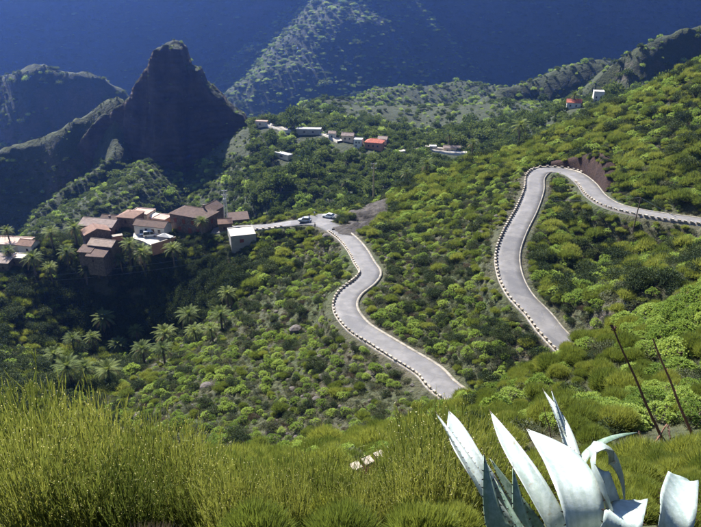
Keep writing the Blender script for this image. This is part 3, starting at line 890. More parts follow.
def house(label, px, py, D, w, d, h, rz, roof, wall, rmat, wins=(), door=None, rise=1.6, found=3.5, chimney=False, wood=None, group='old houses of the ridge village', name='house', cat='house', over=.35):
    """px, py, D: centre of the eaves; the walls go h down from there and on into the slope"""
    c = P(px, py, D=D)
    if group == HG_:
        w, d, h = w * .88, d * .88, h * .9
        wins = [(f_, u_ * .88, z_ * .9, ww_ * .88, hh_ * .88) for f_, u_, z_, ww_, hh_ in wins]
        c = stand(px, py, h, D - 70, D + 60) + np.array((0, 0, h))
        for k in range(1, 4): BLOCKED.append((c[0] * (1 - .010 * k), c[1] * (1 - .010 * k), max(w, d) * .5 + .4))
    th = empty(name, (c[0], c[1], c[2] - h), R(rz)); tag(th, label, cat, group)
    BLOCKED.append((c[0], c[1], max(w, d) * .46 + .4)) if group != HG_ else None
    b = MB(); boxmesh(b, -w / 2, w / 2, -d / 2, d / 2, -found, h)
    part('wall', b, wall, th)
    wood = wood or M_WOOD
    r = MB(); o = over
    if roof == 'gable':            # ridge along x
        for s in (-1, 1):
            v = [(-w / 2 - o, s * (d / 2 + o), h - .12), (w / 2 + o, s * (d / 2 + o), h - .12), (w / 2 + o, 0, h + rise), (-w / 2 - o, 0, h + rise)]
            v += [(x, y, z + .16) for x, y, z in v]
            r.add(v, [(0, 1, 2, 3), (7, 6, 5, 4), (0, 4, 5, 1), (1, 5, 6, 2), (3, 2, 6, 7), (0, 3, 7, 4)])
        g = MB()
        for s in (-1, 1): g.add([(s * w / 2, -d / 2, h), (s * w / 2, d / 2, h), (s * w / 2, 0, h + rise - .05)], [(0, 1, 2)])
        part('gable_wall', g, wall, th)
    elif roof == 'hip':
        k = min(d / 2, w / 2) * .95
        a = [(-w / 2 - o, -d / 2 - o, h - .1), (w / 2 + o, -d / 2 - o, h - .1), (w / 2 + o, d / 2 + o, h - .1), (-w / 2 - o, d / 2 + o, h - .1), (-w / 2 + k, 0, h + rise), (w / 2 - k, 0, h + rise)]
        a2 = [(x, y, z + .16) for x, y, z in a]
        r.add(a + a2, [(0, 1, 5, 4), (1, 2, 5), (2, 3, 4, 5), (3, 0, 4), (10, 11, 7, 6), (11, 8, 7), (11, 10, 9, 8), (10, 6, 9), (0, 6, 7, 1), (1, 7, 8, 2), (2, 8, 9, 3), (3, 9, 6, 0)])
    elif roof == 'shed':           # falls towards -y
        v = [(-w / 2 - o, -d / 2 - o, h - .1), (w / 2 + o, -d / 2 - o, h - .1), (w / 2 + o, d / 2 + o, h + rise), (-w / 2 - o, d / 2 + o, h + rise)]
        v += [(x, y, z + .16) for x, y, z in v]
        r.add(v, [(3, 2, 1, 0), (4, 5, 6, 7), (0, 1, 5, 4), (1, 2, 6, 5), (2, 3, 7, 6), (3, 0, 4, 7)])
        g = MB(); g.add([(-w / 2, d / 2, h), (w / 2, d / 2, h), (w / 2, d / 2, h + rise), (-w / 2, d / 2, h + rise)], [(3, 2, 1, 0)])
        for s in (-1, 1): g.add([(s * w / 2, -d / 2, h), (s * w / 2, d / 2, h), (s * w / 2, d / 2, h + rise - .03)], [(0, 1, 2)])
        part('gable_wall', g, wall, th)
    else:                           # flat with a low parapet
        boxmesh(r, -w / 2 + .2, w / 2 - .2, -d / 2 + .2, d / 2 - .2, h + .002, h + .08)
        q = MB()
        for (x0, x1, y0, y1) in ((-w / 2 - .04, w / 2 + .04, -d / 2 - .04, -d / 2 + .2), (-w / 2 - .04, w / 2 + .04, d / 2 - .2, d / 2 + .04), (-w / 2 - .04, -w / 2 + .2, -d / 2 + .2, d / 2 - .2), (w / 2 - .2, w / 2 + .04, -d / 2 + .2, d / 2 - .2)):
            boxmesh(q, x0, x1, y0, y1, h - .15, h + .28)
        part('roof_parapet', q, wall if rise < 2 else rmat, th)
    rf = part('roof', r, rmat, th)
    if roof in ('gable', 'hip'):
        k = 0 if roof == 'gable' else min(d / 2, w / 2) * .95
        rc = MB(); rc.stick((-w / 2 + k - (o if not k else 0), 0, h + rise + .14), (w / 2 - k + (o if not k else 0), 0, h + rise + .14), .14, .14, 6)
        part('ridge_tiles', rc, rmat, rf)
    if chimney:
        cb = MB(); boxmesh(cb, w * .22, w * .22 + .6, d * .1, d * .1 + .6, h + rise * .3, h + rise + .9); boxmesh(cb, w * .22 - .08, w * .22 + .68, d * .1 - .08, d * .1 + .68, h + rise + .9, h + rise + 1.05)
        part('chimney', cb, wall, rf)
    for f, u, z, ww, hh in wins: add_window(th, f, u, z, ww, hh, w, d, wood, M_REDW if wood is M_REDW else None)
    if door: add_door(th, door[0], door[1], door[2], door[3], w, d, wood)
    return th
HG_ = 'houses of the upper hamlet'
VG = 'old houses of the ridge village'
house('large two-storey brown stone house with hipped brown tile roof beside the lattice mast', 194, 212.5, 222, 14.5, 8.5, 6.4, -24, 'hip', W_STONE, T_BROWN,
      [('f', -5, 3.6, 1.1, 1.4), ('f', -1.5, 3.6, 1.1, 1.4), ('f', 2.2, 3.6, 1.1, 1.4), ('f', 5.4, 3.6, 1.1, 1.4), ('f', -3.4, .9, 1.1, 1.3), ('f', 4.2, .9, 1.1, 1.3), ('r', 0, 3.6, 1.1, 1.4)], ('f', .8, 1.3, 2.2), rise=2.0, chimney=True, wood=M_REDW)
house('brown stone wing with a gabled tile roof joined behind the large hipped house', 209, 208.5, 228, 8.5, 6.5, 5.6, 66, 'gable', W_STONE, T_BROWN, [('l', 0, 3, 1, 1.2)], rise=1.7)
house('flat roofed grey rendered box house with one small red shuttered window', 241.5, 231.5, 207, 8.2, 8.0, 4.7, 17, 'flat', W_GREY, F_CREAM, [('f', -.6, 2.5, 1.3, 1.1)], ('f', 2.6, .9, 2.0), wood=M_REDW)
house('long low white walled house with brown tile roof behind the parked vans', 152.5, 224, 218, 11.5, 5.0, 3.0, -15, 'gable', W_WHITE, T_BROWN, [('f', -1.2, 1.0, .9, 1.1), ('f', 3.8, 1.0, .9, 1.1)], ('f', 1.4, 1.0, 2.1), rise=1.3)
house('tall narrow stone house with low orange hipped roof above the village square', 130.5, 214, 226, 6.4, 7.5, 5.4, -14, 'hip', W_STONE, T_ORANGE, [('f', 0, 3.2, .9, 1.2), ('r', 0, 3.0, .9, 1.1)], rise=1.1)
house('cream walled house with flat terracotta roof adjoining the tall narrow stone house', 142, 211.5, 232, 7.5, 6.5, 5.2, -14, 'flat', W_CREAM, F_PINK, [('f', 1.6, 3.0, 1, 1.2), ('r', 0, 3, .9, 1.1)], rise=2.2)
house('terracotta walled terrace building between the white canopy and the large hipped house', 162.5, 217, 227, 5.6, 5.5, 3.4, -20, 'flat', W_TERRA, F_PINK, [('f', .8, 1.2, .9, 1.1)], rise=2.2)
house('long stone house with pale pinkish gabled roof in the middle of the village', 101, 222.5, 222, 12.5, 7.5, 4.8, -12, 'gable', W_STONE, T_PINK, [('f', 2.5, 2, .9, 1.1), ('r', -1.5, 2.2, .9, 1.1), ('f', 4.8, 2, .9, 1.1)], rise=1.5, chimney=True)
house('stone house whose gable roof has one pale slope and one orange slope', 95.5, 230.5, 213, 5.6, 8.2, 5.2, -58, 'gable', W_STONE, T_ORANGE, [('l', 0, 2.6, .9, 1.2), ('f', 0, 2.4, .9, 1.2)], rise=1.5)
house('stone cottage with lichened grey and pink striped tile roof below the village square', 104, 243, 206, 8.6, 5.2, 4.0, -14, 'gable', W_STONE, T_GREY, [('f', -1.5, 1.8, .8, 1.0), ('f', 2, 1.8, .8, 1.0)], rise=1.3)
house('low ruinous stone shed with brown sloping roof, lowest of the middle houses', 98, 254, 201, 5.8, 4.2, 3.2, -10, 'shed', W_STONE, T_BROWN, [('f', -.8, 1.2, .7, .8)], rise=1.1)
house('small stone outhouse with brown sloping roof next to the low ruinous shed', 87, 250, 203, 4.2, 3.6, 3.0, -10, 'shed', W_STONE, T_BROWN, [('f', .4, 1.2, .6, .7)], rise=.9)
house('small stone house with plain brown gabled roof behind the pale pinkish roof', 111, 218.5, 238, 6.2, 5, 3.6, -12, 'gable', W_STONE, T_BROWN, [('r', 0, 1.6, .7, .9)], rise=1.4)
house('wide low house with pink flat terrace roof at the far end of the village', 12, 241, 214, 12.5, 7.5, 4.4, -6, 'flat', W_CREAM, F_PINK, [('f', -3, 1.6, 1, 1.2), ('f', 1.5, 1.6, 1, 1.2), ('f', 4.5, 1.6, 1, 1.2)], rise=2.2)
house('small white walled house with orange gable roof beside the pink terrace roof', 28.5, 243, 211, 5.4, 4.6, 3.6, -14, 'gable', W_WHITE, T_ORANGE, [('f', .9, 1.5, .8, 1.0), ('r', 0, 1.4, .8, .9)], rise=1.2)
house('small brown stone house with flat cream roof below the pink terrace roof', 19, 256, 203.5, 4.8, 4.0, 4.2, -8, 'flat', W_STONE, F_CREAM, [('f', -.7, 2, .8, 1.0)], rise=2.2)
house('brown stone shed with sloping pink roof among palms under the pink terrace house', 4, 260, 201.5, 5.5, 4.6, 3.4, -8, 'shed', W_STONE, T_PINK, [('f', .8, 1.2, .8, .9)], rise=1.2)
house('little stone house with orange tile roof at the foot of the lattice mast', 225, 221.5, 217, 4.4, 4.2, 3.3, 12, 'gable', W_STONE, T_ORANGE, [('f', -.4, 1.2, .8, .9)], rise=1.0)
house('low house with brown sloping roof behind the flat roofed grey box house', 238, 217.5, 226, 6.8, 4.6, 3.2, 16, 'shed', W_STONE, T_BROWN, [('f', 1.2, 1.1, .8, .9)], rise=1.1)
HG = 'houses of the upper hamlet'
house('long white flat roofed shed alone on the dark slope under the hamlet', 283.5, 153.5, 385, 13, 4.0, 3.0, -42, 'flat', W_CREAM, F_WHITE, [('f', 0, 1.2, 2.5, .9)], group=HG, rise=2.2)
house('low pale flat roofed house at the foot of the rock peak', 262, 121, 430, 9, 5, 3.4, -8, 'flat', W_CREAM, F_PINK, [('f', -1, 1.2, 1.1, 1.1)], group=HG, rise=2.2)
house('long low building with white flat roof on the saddle by the rock peak', 309, 128.5, 425, 17, 5, 3.4, -5, 'flat', W_GREY, F_WHITE, [('f', -3, 1.1, 1.2, 1.1), ('f', 3, 1.1, 1.2, 1.1)], group=HG, rise=2.2)
house('small white house at the bend where the saddle track meets the hamlet', 332.5, 133, 408, 4.6, 4.4, 3.8, -12, 'gable', W_WHITE, T_PINK, [('f', 0, 1.4, .9, 1.1)], group=HG, rise=1.1)
house('cream house with faded pink roof in the middle of the hamlet', 348, 135, 402, 8, 5.2, 3.8, -12, 'gable', W_CREAM, T_PINK, [('f', -1.5, 1.4, .9, 1.1), ('f', 1.6, 1.4, .9, 1.1)], group=HG, rise=1.4)
house('tall white house beside the red roofed house', 358.5, 139, 395, 5.4, 5, 5.2, -14, 'flat', W_WHITE, F_WHITE, [('f', -1, 3, .9, 1.1), ('f', 1, 3, .9, 1.1), ('f', -1, .8, .9, 1.1)], group=HG)
house('broad house with bright red hipped roof, largest of the hamlet', 374.5, 141.5, 392, 11.5, 7.5, 4.2, -16, 'hip', W_TERRA, T_RED, [('f', -3, 1.5, 1, 1.2), ('f', 0, 1.5, 1, 1.2), ('f', 3, 1.5, 1, 1.2)], group=HG, rise=1.6)
house('small house with faded pink roof just beyond the red hipped roof', 383, 138.5, 400, 6, 5, 3.6, -16, 'gable', W_CREAM, T_PINK, [('r', 0, 1.4, .9, 1.0)], group=HG, rise=1.2)
house('small white hut on the long terrace by the round dark tree', 433, 146, 388, 4.4, 3.8, 2.8, -4, 'flat', W_WHITE, F_WHITE, [('f', 0, 1.0, .8, .9)], group=HG)
house('low long pinkish house on the terrace beside a tall palm', 452, 147.5, 386, 11, 4.6, 3.0, -6, 'gable', W_CREAM, T_PINK, [('f', -3, 1, .9, 1), ('f', 0, 1, .9, 1), ('f', 3, 1, .9, 1)], group=HG, rise=1.0)
house('small salmon roofed house half hidden by the flank of the right hand hill', 493, 153.5, 365, 5, 4, 3, -10, 'gable', W_CREAM, T_RED, [('f', 0, 1.1, .8, .9)], group=HG, rise=1.1)
house('white house with red tile roof above the bushes of the near hill', 574, 102, 380, 8.5, 5.5, 3.6, -16, 'gable', W_WHITE, T_RED, [('f', -2, 1.3, .9, 1.1), ('f', 1.5, 1.3, .9, 1.1)], group=HG, rise=1.5)
house('white cube house with two windows beside the red tiled white house', 599, 91, 384, 6.2, 6, 6.6, -12, 'flat', W_WHITE, F_WHITE, [('f', -1.4, 2.7, .9, 1.1), ('f', 1.3, 2.7, .9, 1.1), ('f', -1.4, .6, .9, 1.1)], ('f', 1.4, .9, 2.0), group=HG)

# walls and terraces of the village
def free_wall(label, pts, h, th, mat, deep=2.5, name='boundary_wall', cat='wall'):
    b, cp_ = MB(), MB()
    o0 = np.array(pts[0], float)
    for a, c in zip(pts[:-1], pts[1:]):
        a, c = np.array(a, float), np.array(c, float)
        d = c[:2] - a[:2]; n_ = np.array((-d[1], d[0])) / np.linalg.norm(d) * th / 2
        def quad(bb, k, z0, z1):
            v = []
            for zz in (z0, z1):
                for q, s in ((a, 1), (c, 1), (c, -1), (a, -1)):
                    v.append((q[0] + n_[0] * s * k - o0[0], q[1] + n_[1] * s * k - o0[1], q[2] + zz - o0[2]))
            bb.add(v, [(3, 2, 1, 0), (4, 5, 6, 7), (0, 1, 5, 4), (1, 2, 6, 5), (2, 3, 7, 6), (3, 0, 4, 7)])
        quad(b, 1, -deep, h); quad(cp_, 1.25, h + .002, h + .12)
    t = empty(name, tuple(o0)); tag(t, label, cat)
    part('wall_body', b, mat, t); part('coping', cp_, M_KERB, t)
    return t
zq = -84.6
sq = [P(a, b, z=zq)[:2] for a, b in [(134, 233), (146, 232), (158, 235), (170, 238), (152, 246.5), (143, 242), (133, 239)]]
square = slab('village_square_pavement', sq, zq + .35, 3.0, F_CREAM); square['kind'] = 'structure'
BLOCKED.append((*(np.mean(sq, 0)), 7.5))
free_wall('brown plastered terrace wall in front of the village square', [P(152, 248.5, z=-85), P(164, 245, z=-85), P(176, 241, z=-85)], 1.5, .4, W_TERRA)
free_wall('short orange walled terrace between the striped roof cottage and the square', [P(112, 240, z=-84.6), P(123, 238.5, z=-84.6)], 1.4, 1.6, W_TERRA)
free_wall('low pale wall along the track on the saddle by the rock peak', [P(273, 126, D=424), P(280, 128.5, D=418), P(288, 131.5, D=412)], 1.0, 2.6, F_WHITE, 4)
free_wall('low pale wall following the track from the saddle into the hamlet', [P(318, 130.5, D=420), P(326, 132.5, D=413), P(331, 135.5, D=408)], 1.0, 2.2, F_WHITE, 4)
free_wall('long pale terrace wall below the low pinkish house of the hamlet', [P(425, 148, D=386), P(440, 150, D=384), P(456, 152, D=381), P(470, 152, D=381)], 1.2, 2.0, F_CREAM, 4)

# white canopy over the tables of the village
def canopy(label, px, py, D, w, d):
    c = P(px, py, D=D); t = empty('canopy', (c[0], c[1], c[2] - 2.6), R(-20)); tag(t, label, 'canopy')
    b = MB(); v = [(-w / 2, -d / 2, 2.4), (w / 2, -d / 2, 2.4), (w / 2, d / 2, 2.4), (-w / 2, d / 2, 2.4), (0, 0, 3.5)]
    b.add(v, [(0, 1, 4), (1, 2, 4), (2, 3, 4), (3, 0, 4)]); b.add([(x, y, z - .04) for x, y, z in v], [(4, 1, 0), (4, 2, 1), (4, 3, 2), (4, 0, 3)])
    part('canvas', b, F_WHITE, t)
    for sx in (-1, 1):
        for sy in (-1, 1):
            p_ = MB(); p_.stick((sx * w * .47, sy * d * .47, -2), (sx * w * .47, sy * d * .47, 2.4), .05, .05, 6); part('post', p_, F_WHITE, t)
canopy('white peaked canvas canopy over a terrace behind the long low white house', 156.5, 215, 231, 5.2, 4.6)
canopy('long white awning roof at the edge of the village square', 165, 235.5, 212, 5.4, 2.0)

# ------------------------------------------------------------------ cars
def carpaint(name, c):
    t = NT(name); t.color(c); t.rough(.3); t.b.inputs['Coat Weight'].default_value = .6; t.b.inputs['Specular IOR Level'].default_value = .5
    return t.m
C_WHITE, C_SILVER, C_GREY = carpaint('white_car_paint', (.72, .72, .70)), carpaint('silver_car_paint', (.42, .44, .46)), carpaint('pale_car_paint', (.6, .6, .56))
M_TYRE = plain('tyre_rubber', (.02, .02, .02), var=.1)
M_RIM = plain('wheel_metal', (.35, .35, .36), var=.1, rough=.4)
M_HEAD = plain('headlight_glass', (.6, .6, .58), var=.05, rough=.15)
M_TAIL = plain('tail_light_red', (.4, .02, .02), var=.05, rough=.3)
M_BLACK = plain('black_trim', (.02, .02, .022), var=.1)

def loft(b, secs, m=0):
    n = len(secs[0])
    o = [p for s in secs for p in s]
    f = [(i * n + k, i * n + (k + 1) % n, (i + 1) * n + (k + 1) % n, (i + 1) * n + k) for i in range(len(secs) - 1) for k in range(n)]
    f += [tuple(range(n - 1, -1, -1)), tuple(range((len(secs) - 1) * n, len(secs) * n))]
    b.add(o, f, m)

def car(label, px, py, z, rz, paint, van=False, name='parked_car'):
    c = P(px, py, z=z); t = empty(name, tuple(c), R(rz)); tag(t, label, 'van' if van else 'car', 'vehicles parked at the village')
    L, Wd, H = (4.6, 1.8, 2.0) if van else (4.25, 1.72, 1.45)
    w = Wd / 2
    # lower body: sections along x
    def sec(x, k, zt, zb=.22): return [(x, -w * k, zb), (x, -w * k * 1.0, zt * .7), (x, -w * k * .93, zt), (x, w * k * .93, zt), (x, w * k, zt * .7), (x, w * k, zb)]
    b = MB(); hz = .95 if van else .86
    loft(b, [sec(-L / 2, .84, hz * .9, .35), sec(-L / 2 + .18, .96, hz), sec(-.4, 1, hz), sec(L / 2 - 1.0, 1, hz), sec(L / 2 - .25, .94, hz * .8), sec(L / 2, .82, hz * .66, .35)])
    body = part('body', b, paint, t)
    g, rf = MB(), MB()
    if van: x = (-L / 2 + .05, -L / 2 + .2, L / 2 - 1.35, L / 2 - .75)
    else: x = (-L / 2 + .12, -L / 2 + .75, L / 2 - 2.0, L / 2 - 1.15)
    def gs(xx, k, zz): return [(xx, -w * k, zz), (xx, w * k, zz)]
    lo = [(x[0], -w * .92, hz - .02), (x[3], -w * .92, hz - .02), (x[3], w * .92, hz - .02), (x[0], w * .92, hz - .02)]
    hi = [(x[1], -w * .74, H - .05), (x[2], -w * .74, H - .05), (x[2], w * .74, H - .05), (x[1], w * .74, H - .05)]
    g.add(lo + hi, [(0, 1, 5, 4), (1, 2, 6, 5), (2, 3, 7, 6), (3, 0, 4, 7)]); part('windows', g, M_PANE, t)
    hi2 = [(p_[0], p_[1] * 1.03, H - .06) for p_ in hi]; top = [(p_[0] * .96, p_[1] * .9, H) for p_ in hi]
    rf.add(hi2 + top, [(0, 1, 5, 4), (1, 2, 6, 5), (2, 3, 7, 6), (3, 0, 4, 7), (4, 5, 6, 7), (3, 2, 1, 0)])
    for i in range(4): rf.stick(lo[i], hi[i], .05, .05, 4)
    for s in (-1, 1): rf.stick((0, s * w * .925, hz - .02), (0, s * w * .745, H - .05), .04, .04, 4)
    part('roof', rf, paint, t)
    for sx in (-1, 1):
        for sy in (-1, 1):
            y0, y1 = sorted((sy * (w - .2), sy * (w + .01)))
            wb, rb = MB(), MB(); wb.stick((sx * L * .31, y0, .31), (sx * L * .31, y1, .31), .31, .31, 14); n = 14
            wb.f.append(tuple(range(n))); wb.m.append(0); wb.f.append(tuple(range(2 * n - 1, n - 1, -1))); wb.m.append(0)
            wh = part('wheel', wb, M_TYRE, t)
            ye = sy * (w + .015); rb.stick((sx * L * .31, ye - sy * .03, .31), (sx * L * .31, ye, .31), .19, .17, 10); rb.f.append(tuple(range(10, 20))); rb.m.append(0)
            part('rim', rb, M_RIM, wh)
    for sy in (-1, 1):
        h = MB(); boxmesh(h, L / 2 - .22, L / 2 - .04, sy * w * .62 - .16, sy * w * .62 + .16, hz * .58, hz * .58 + .14); part('headlight', h, M_HEAD, t)
        h = MB(); boxmesh(h, -L / 2 - .02, -L / 2 + .1, sy * w * .72 - .08, sy * w * .72 + .08, hz * .62, hz * .9); part('tail_light', h, M_TAIL, t)
        h = MB(); boxmesh(h, L / 2 - 1.35, L / 2 - 1.2, sy * (w + .08) - .07, sy * (w + .08) + .07, hz, hz + .13); part('mirror', h, paint, t)
    h = MB(); boxmesh(h, L / 2 - .06, L / 2 + .03, -w * .78, w * .78, .3, .48); part('bumper', h, M_BLACK, t)
    BLOCKED.append((c[0], c[1], 3.0))
car('silver estate car parked behind the parapet at the car park', 304.5, 221.3, -76.2, 172, C_SILVER)
car('white car standing in the open on the car park beside the rock', 328.5, 217.3, -75.9, 160, C_WHITE)
car('white van facing out of the village square next to another white vehicle', 142.3, 234, -84.2, -75, C_WHITE, True, 'parked_van')
car('pale van with dark side windows parked side-on in the village square', 150.5, 236.3, -84.2, 12, C_GREY, True, 'parked_van')

# ------------------------------------------------------------------ masts, poles and wires
M_GALV = plain('galvanised_steel', (.38, .38, .37), var=.15, rough=.5)
M_POLE = plain('weathered_pole', (.36, .27, .15), var=.25, scale=2)
M_DPOLE = plain('dark_wooden_pole', (.10, .07, .05), var=.3, scale=3)
M_INS = plain('white_insulator', (.7, .7, .68), var=.05, rough=.3)
M_WIRE = plain('grey_cable', (.16, .16, .165), var=.1, rough=.5)

def lattice(label, px, py_top, D, h):
    c = P(px, py_top, D=D); t = empty('lattice_mast', (c[0], c[1], c[2] - h)); tag(t, label, 'mast')
    def w(z): return .62 - .38 * z / h
    cr = [(1, 1), (-1, 1), (-1, -1), (1, -1)]
    for sx, sy in cr:
        b = MB(); b.stick((sx * w(-2), sy * w(-2), -2), (sx * w(h), sy * w(h), h), .06, .05, 4); part('corner_leg', b, M_GALV, t)
    zs = np.linspace(0, h, 9); b = MB()
    for z0, z1 in zip(zs[:-1], zs[1:]):
        for i in range(4):
            a, e = cr[i], cr[(i + 1) % 4]
            b.stick((a[0] * w(z0), a[1] * w(z0), z0), (e[0] * w(z1), e[1] * w(z1), z1), .035, .035, 3)
            b.stick((e[0] * w(z0), e[1] * w(z0), z0), (a[0] * w(z1), a[1] * w(z1), z1), .035, .035, 3)
    part('lattice_bracing', b, M_GALV, t)['kind'] = 'stuff'
    for z in (h - .3, h - 1.9):
        b = MB(); boxmesh(b, -1.1, 1.1, -.08, .08, z, z + .16); part('cross_arm', b, M_GALV, t)
        for x in (-1, 0, 1): q = MB(); q.stick((x, 0, z + .16), (x, 0, z + .55), .1, .07, 6); part('insulator', q, M_INS, t)
    b = MB(); boxmesh(b, -.5, .5, -.75, -.35, h - 4.2, h - 3.0); part('transformer_box', b, M_GALV, t)
    return c
mast = lattice('pale steel lattice mast with cross arms beside the large hipped house', 224, 190, 219, 9.4)

def post(label, px, py_top, D, h, mat, r=.14, arms=True, tilt=0):
    c = P(px, py_top, D=D); t = empty('utility_pole', (c[0], c[1], c[2] - h)); tag(t, label, 'pole')
    b = MB(); b.stick((tilt, 0, -2), (0, 0, h), r * 1.35, r, 8); part('pole', b, mat, t)
    if arms:
        for z, L in ((h - .5, 2.4), (h - 2.2, 2.0)):
            b = MB(); boxmesh(b, -L / 2, L / 2, -.09, .09, z, z + .2); part('cross_arm', b, M_GALV, t)
            for x in (-.45, 0, .45): q = MB(); q.stick((x * L, 0, z + .2), (x * L, 0, z + .6), .11, .08, 6); part('insulator', q, M_INS, t)
    return c, t
pyl, _ = post('tall yellowish pole with two cross arms on the ridge behind the car park', 374, 163, 252, 13.6, M_POLE, .26)
rp, rt = post('thin dark wooden pole with a slanting stay beside the upper road', 641, 197, 149, 6.6, M_DPOLE, .11, False, -.5)
b = MB(); e_ = P(676, 217, D=147); b.stick((0, 0, 6.4), tuple(e_ - rp + np.array((0, 0, 6.6))), .05, .05, 5); part('stay', b, M_GALV, rt)

def wire(label, a, c, sag, r=.035):
    a, c = np.array(a, float), np.array(c, float); b = MB(); N_ = 22
    pts = [a + (c - a) * t - np.array((0, 0, sag * 4 * t * (1 - t))) for t in np.linspace(0, 1, N_)]
    for u_, v_ in zip(pts[:-1], pts[1:]): b.stick(u_ - a, v_ - a, r, r, 4)
    o = bpy.data.objects.new('power_cable', b.mesh('power_cable', [M_WIRE])); COL.objects.link(o); o.location = tuple(a)
    tag(o, label, 'cable')
wire('upper of two power cables crossing the palm valley below the village', P(-60, 281, D=196), P(236, 250, D=203), 2.2)
wire('lower of two power cables crossing the palm valley below the village', P(-60, 284.5, D=195), P(236, 256, D=203), 2.6)
wire('outer power cable from the tall yellowish pole down to the lattice mast', pyl + (-.9, 0, -.2), mast + (0.9, 0, 0), 5)
wire('inner power cable from the tall yellowish pole down to the lattice mast', pyl + (.0, 0, -1.9), mast + (0, 0, -1.5), 6)
wire('thin cable from the dark wooden pole across the upper hairpin', rp + (0, 0, -.1), P(470, 194, D=215), 1.5, .025)

# sign, bin and people at the car park
t = empty('road_sign', tuple(P(333.3, 234.5, z=-75.2))); tag(t, 'small dark backed road sign on a thin post at the parapet of the lower road', 'sign')
b = MB(); b.stick((0, 0, -.8), (0, 0, 1.9), .04, .04, 6); part('post', b, M_GALV, t)
b = MB(); boxmesh(b, -.42, .42, -.03, .03, 1.45, 1.95); part('sign_panel', b, M_BLACK, t)

def person(label, px, py, z, rz, shirt, trousers, hair=(.03, .02, .015)):
    c = P(px, py, z=z); t = empty('person', tuple(c), R(rz)); tag(t, label, 'person', 'people standing on the car park')
    J = {0: (0, 0, .95, .13), 1: (0, 0, 1.2, .13), 2: (0, 0, 1.42, .12), 3: (0, 0, 1.52, .055), 4: (0, -.01, 1.62, .085), 5: (0, -.01, 1.72, .075),
         6: (.18, 0, 1.42, .06), 7: (.25, .02, 1.14, .045), 8: (.26, -.05, .9, .035), 9: (-.18, 0, 1.42, .06), 10: (-.25, .02, 1.14, .045), 11: (-.26, -.05, .9, .035),
         12: (.1, 0, .86, .085), 13: (.11, -.02, .48, .06), 14: (.12, .02, .08, .045), 15: (.12, -.14, .04, .035), 16: (-.1, 0, .86, .085), 17: (-.11, -.02, .48, .06), 18: (-.12, .02, .08, .045), 19: (-.12, -.14, .04, .035),
         20: (.265, -.09, .8, .025), 21: (-.265, -.09, .8, .025)}
    E = [(0, 1), (1, 2), (2, 3), (3, 4), (4, 5), (2, 6), (6, 7), (7, 8), (8, 20), (2, 9), (9, 10), (10, 11), (11, 21), (0, 12), (12, 13), (13, 14), (14, 15), (0, 16), (16, 17), (17, 18), (18, 19)]
    me = bpy.data.meshes.new('body'); me.from_pydata([J[i][:3] for i in range(22)], E, [])
    o = bpy.data.objects.new('body', me); COL.objects.link(o); o.parent = t
    sk = o.modifiers.new('skin', 'SKIN'); o.modifiers.new('sub', 'SUBSURF').levels = 1
    for i in range(22): me.skin_vertices[0].data[i].radius = (J[i][3], J[i][3]); me.skin_vertices[0].data[i].use_root = (i == 0)
    m = NT('clothes_and_skin'); sep = m.new('ShaderNodeSeparateXYZ'); m.link(m.objc(), sep.inputs[0])
    z_ = m.math('DIVIDE', sep.outputs['Z'], 1.9)
    r_ = m.new('ShaderNodeValToRGB'); r_.color_ramp.interpolation = 'CONSTANT'; el = r_.color_ramp.elements
    while len(el) < 4: el.new(.5)
    for q, (p_, cc) in zip(el, ((0, (.03, .03, .03)), (.06, trousers), (.5, shirt), (.785, (.45, .28, .2)))): q.position = p_; q.color = (*cc, 1)
    m.link(z_, r_.inputs['Fac']); m.color(r_.outputs['Color']); m.rough(.8)
    me.materials.append(m.m)
    hb = MB()
    for d in dirs(70, -.2): hb.leaf(np.array((0, .01, 1.71)) + d * .075, d + rs.normal(size=3) * .5, .08, .04)
    part('hair', hb, plain('dark_hair', hair, var=.2), t)
person('person in dark clothes standing beside the silver estate car', 309.3, 217.8, -76, 20, (.03, .03, .04), (.03, .03, .045))
person('person in pale shirt standing at the far edge of the car park', 314.6, 215.8, -76, -30, (.6, .58, .55), (.08, .09, .14))
person('person in black standing by the parapet of the lower road', 315, 228.2, -75.8, 160, (.015, .015, .02), (.02, .02, .025))

# three salmon blocks of another parapet among the near bushes
sb = stand(368, 463, 2.2, 14, 70)
t = empty('road_parapet', tuple(sb)); tag(t, 'short row of salmon pink parapet blocks sunk in the near broom bushes', 'parapet')
M_SALMON = plain('salmon_concrete', (.50, .27, .18), var=.2, scale=5, c2=(.55, .34, .25))
kk = np.linalg.norm(sb) / F_PX
for i, (a, c) in enumerate([(356, 467.5), (368, 462), (380, 456)]):
    b = MB(); boxmesh(b, -4.6 * kk, 4.6 * kk, -.12, .12, -3.0, .0); o = part('block', b, M_SALMON, t)
    o.location = tuple(P(a, c, D=sb[1] + i * .5) - sb); o.rotation_euler = (0, -.12, R(28))
    b = MB(); boxmesh(b, -4.75 * kk, 4.75 * kk, -.14, .14, .002, .07); part('cap', b, M_CREAM, o)
for f_ in np.arange(.74, 1.03, .03): BLOCKED.append((sb[0] * f_, sb[1] * f_, .3 + .8 * f_))

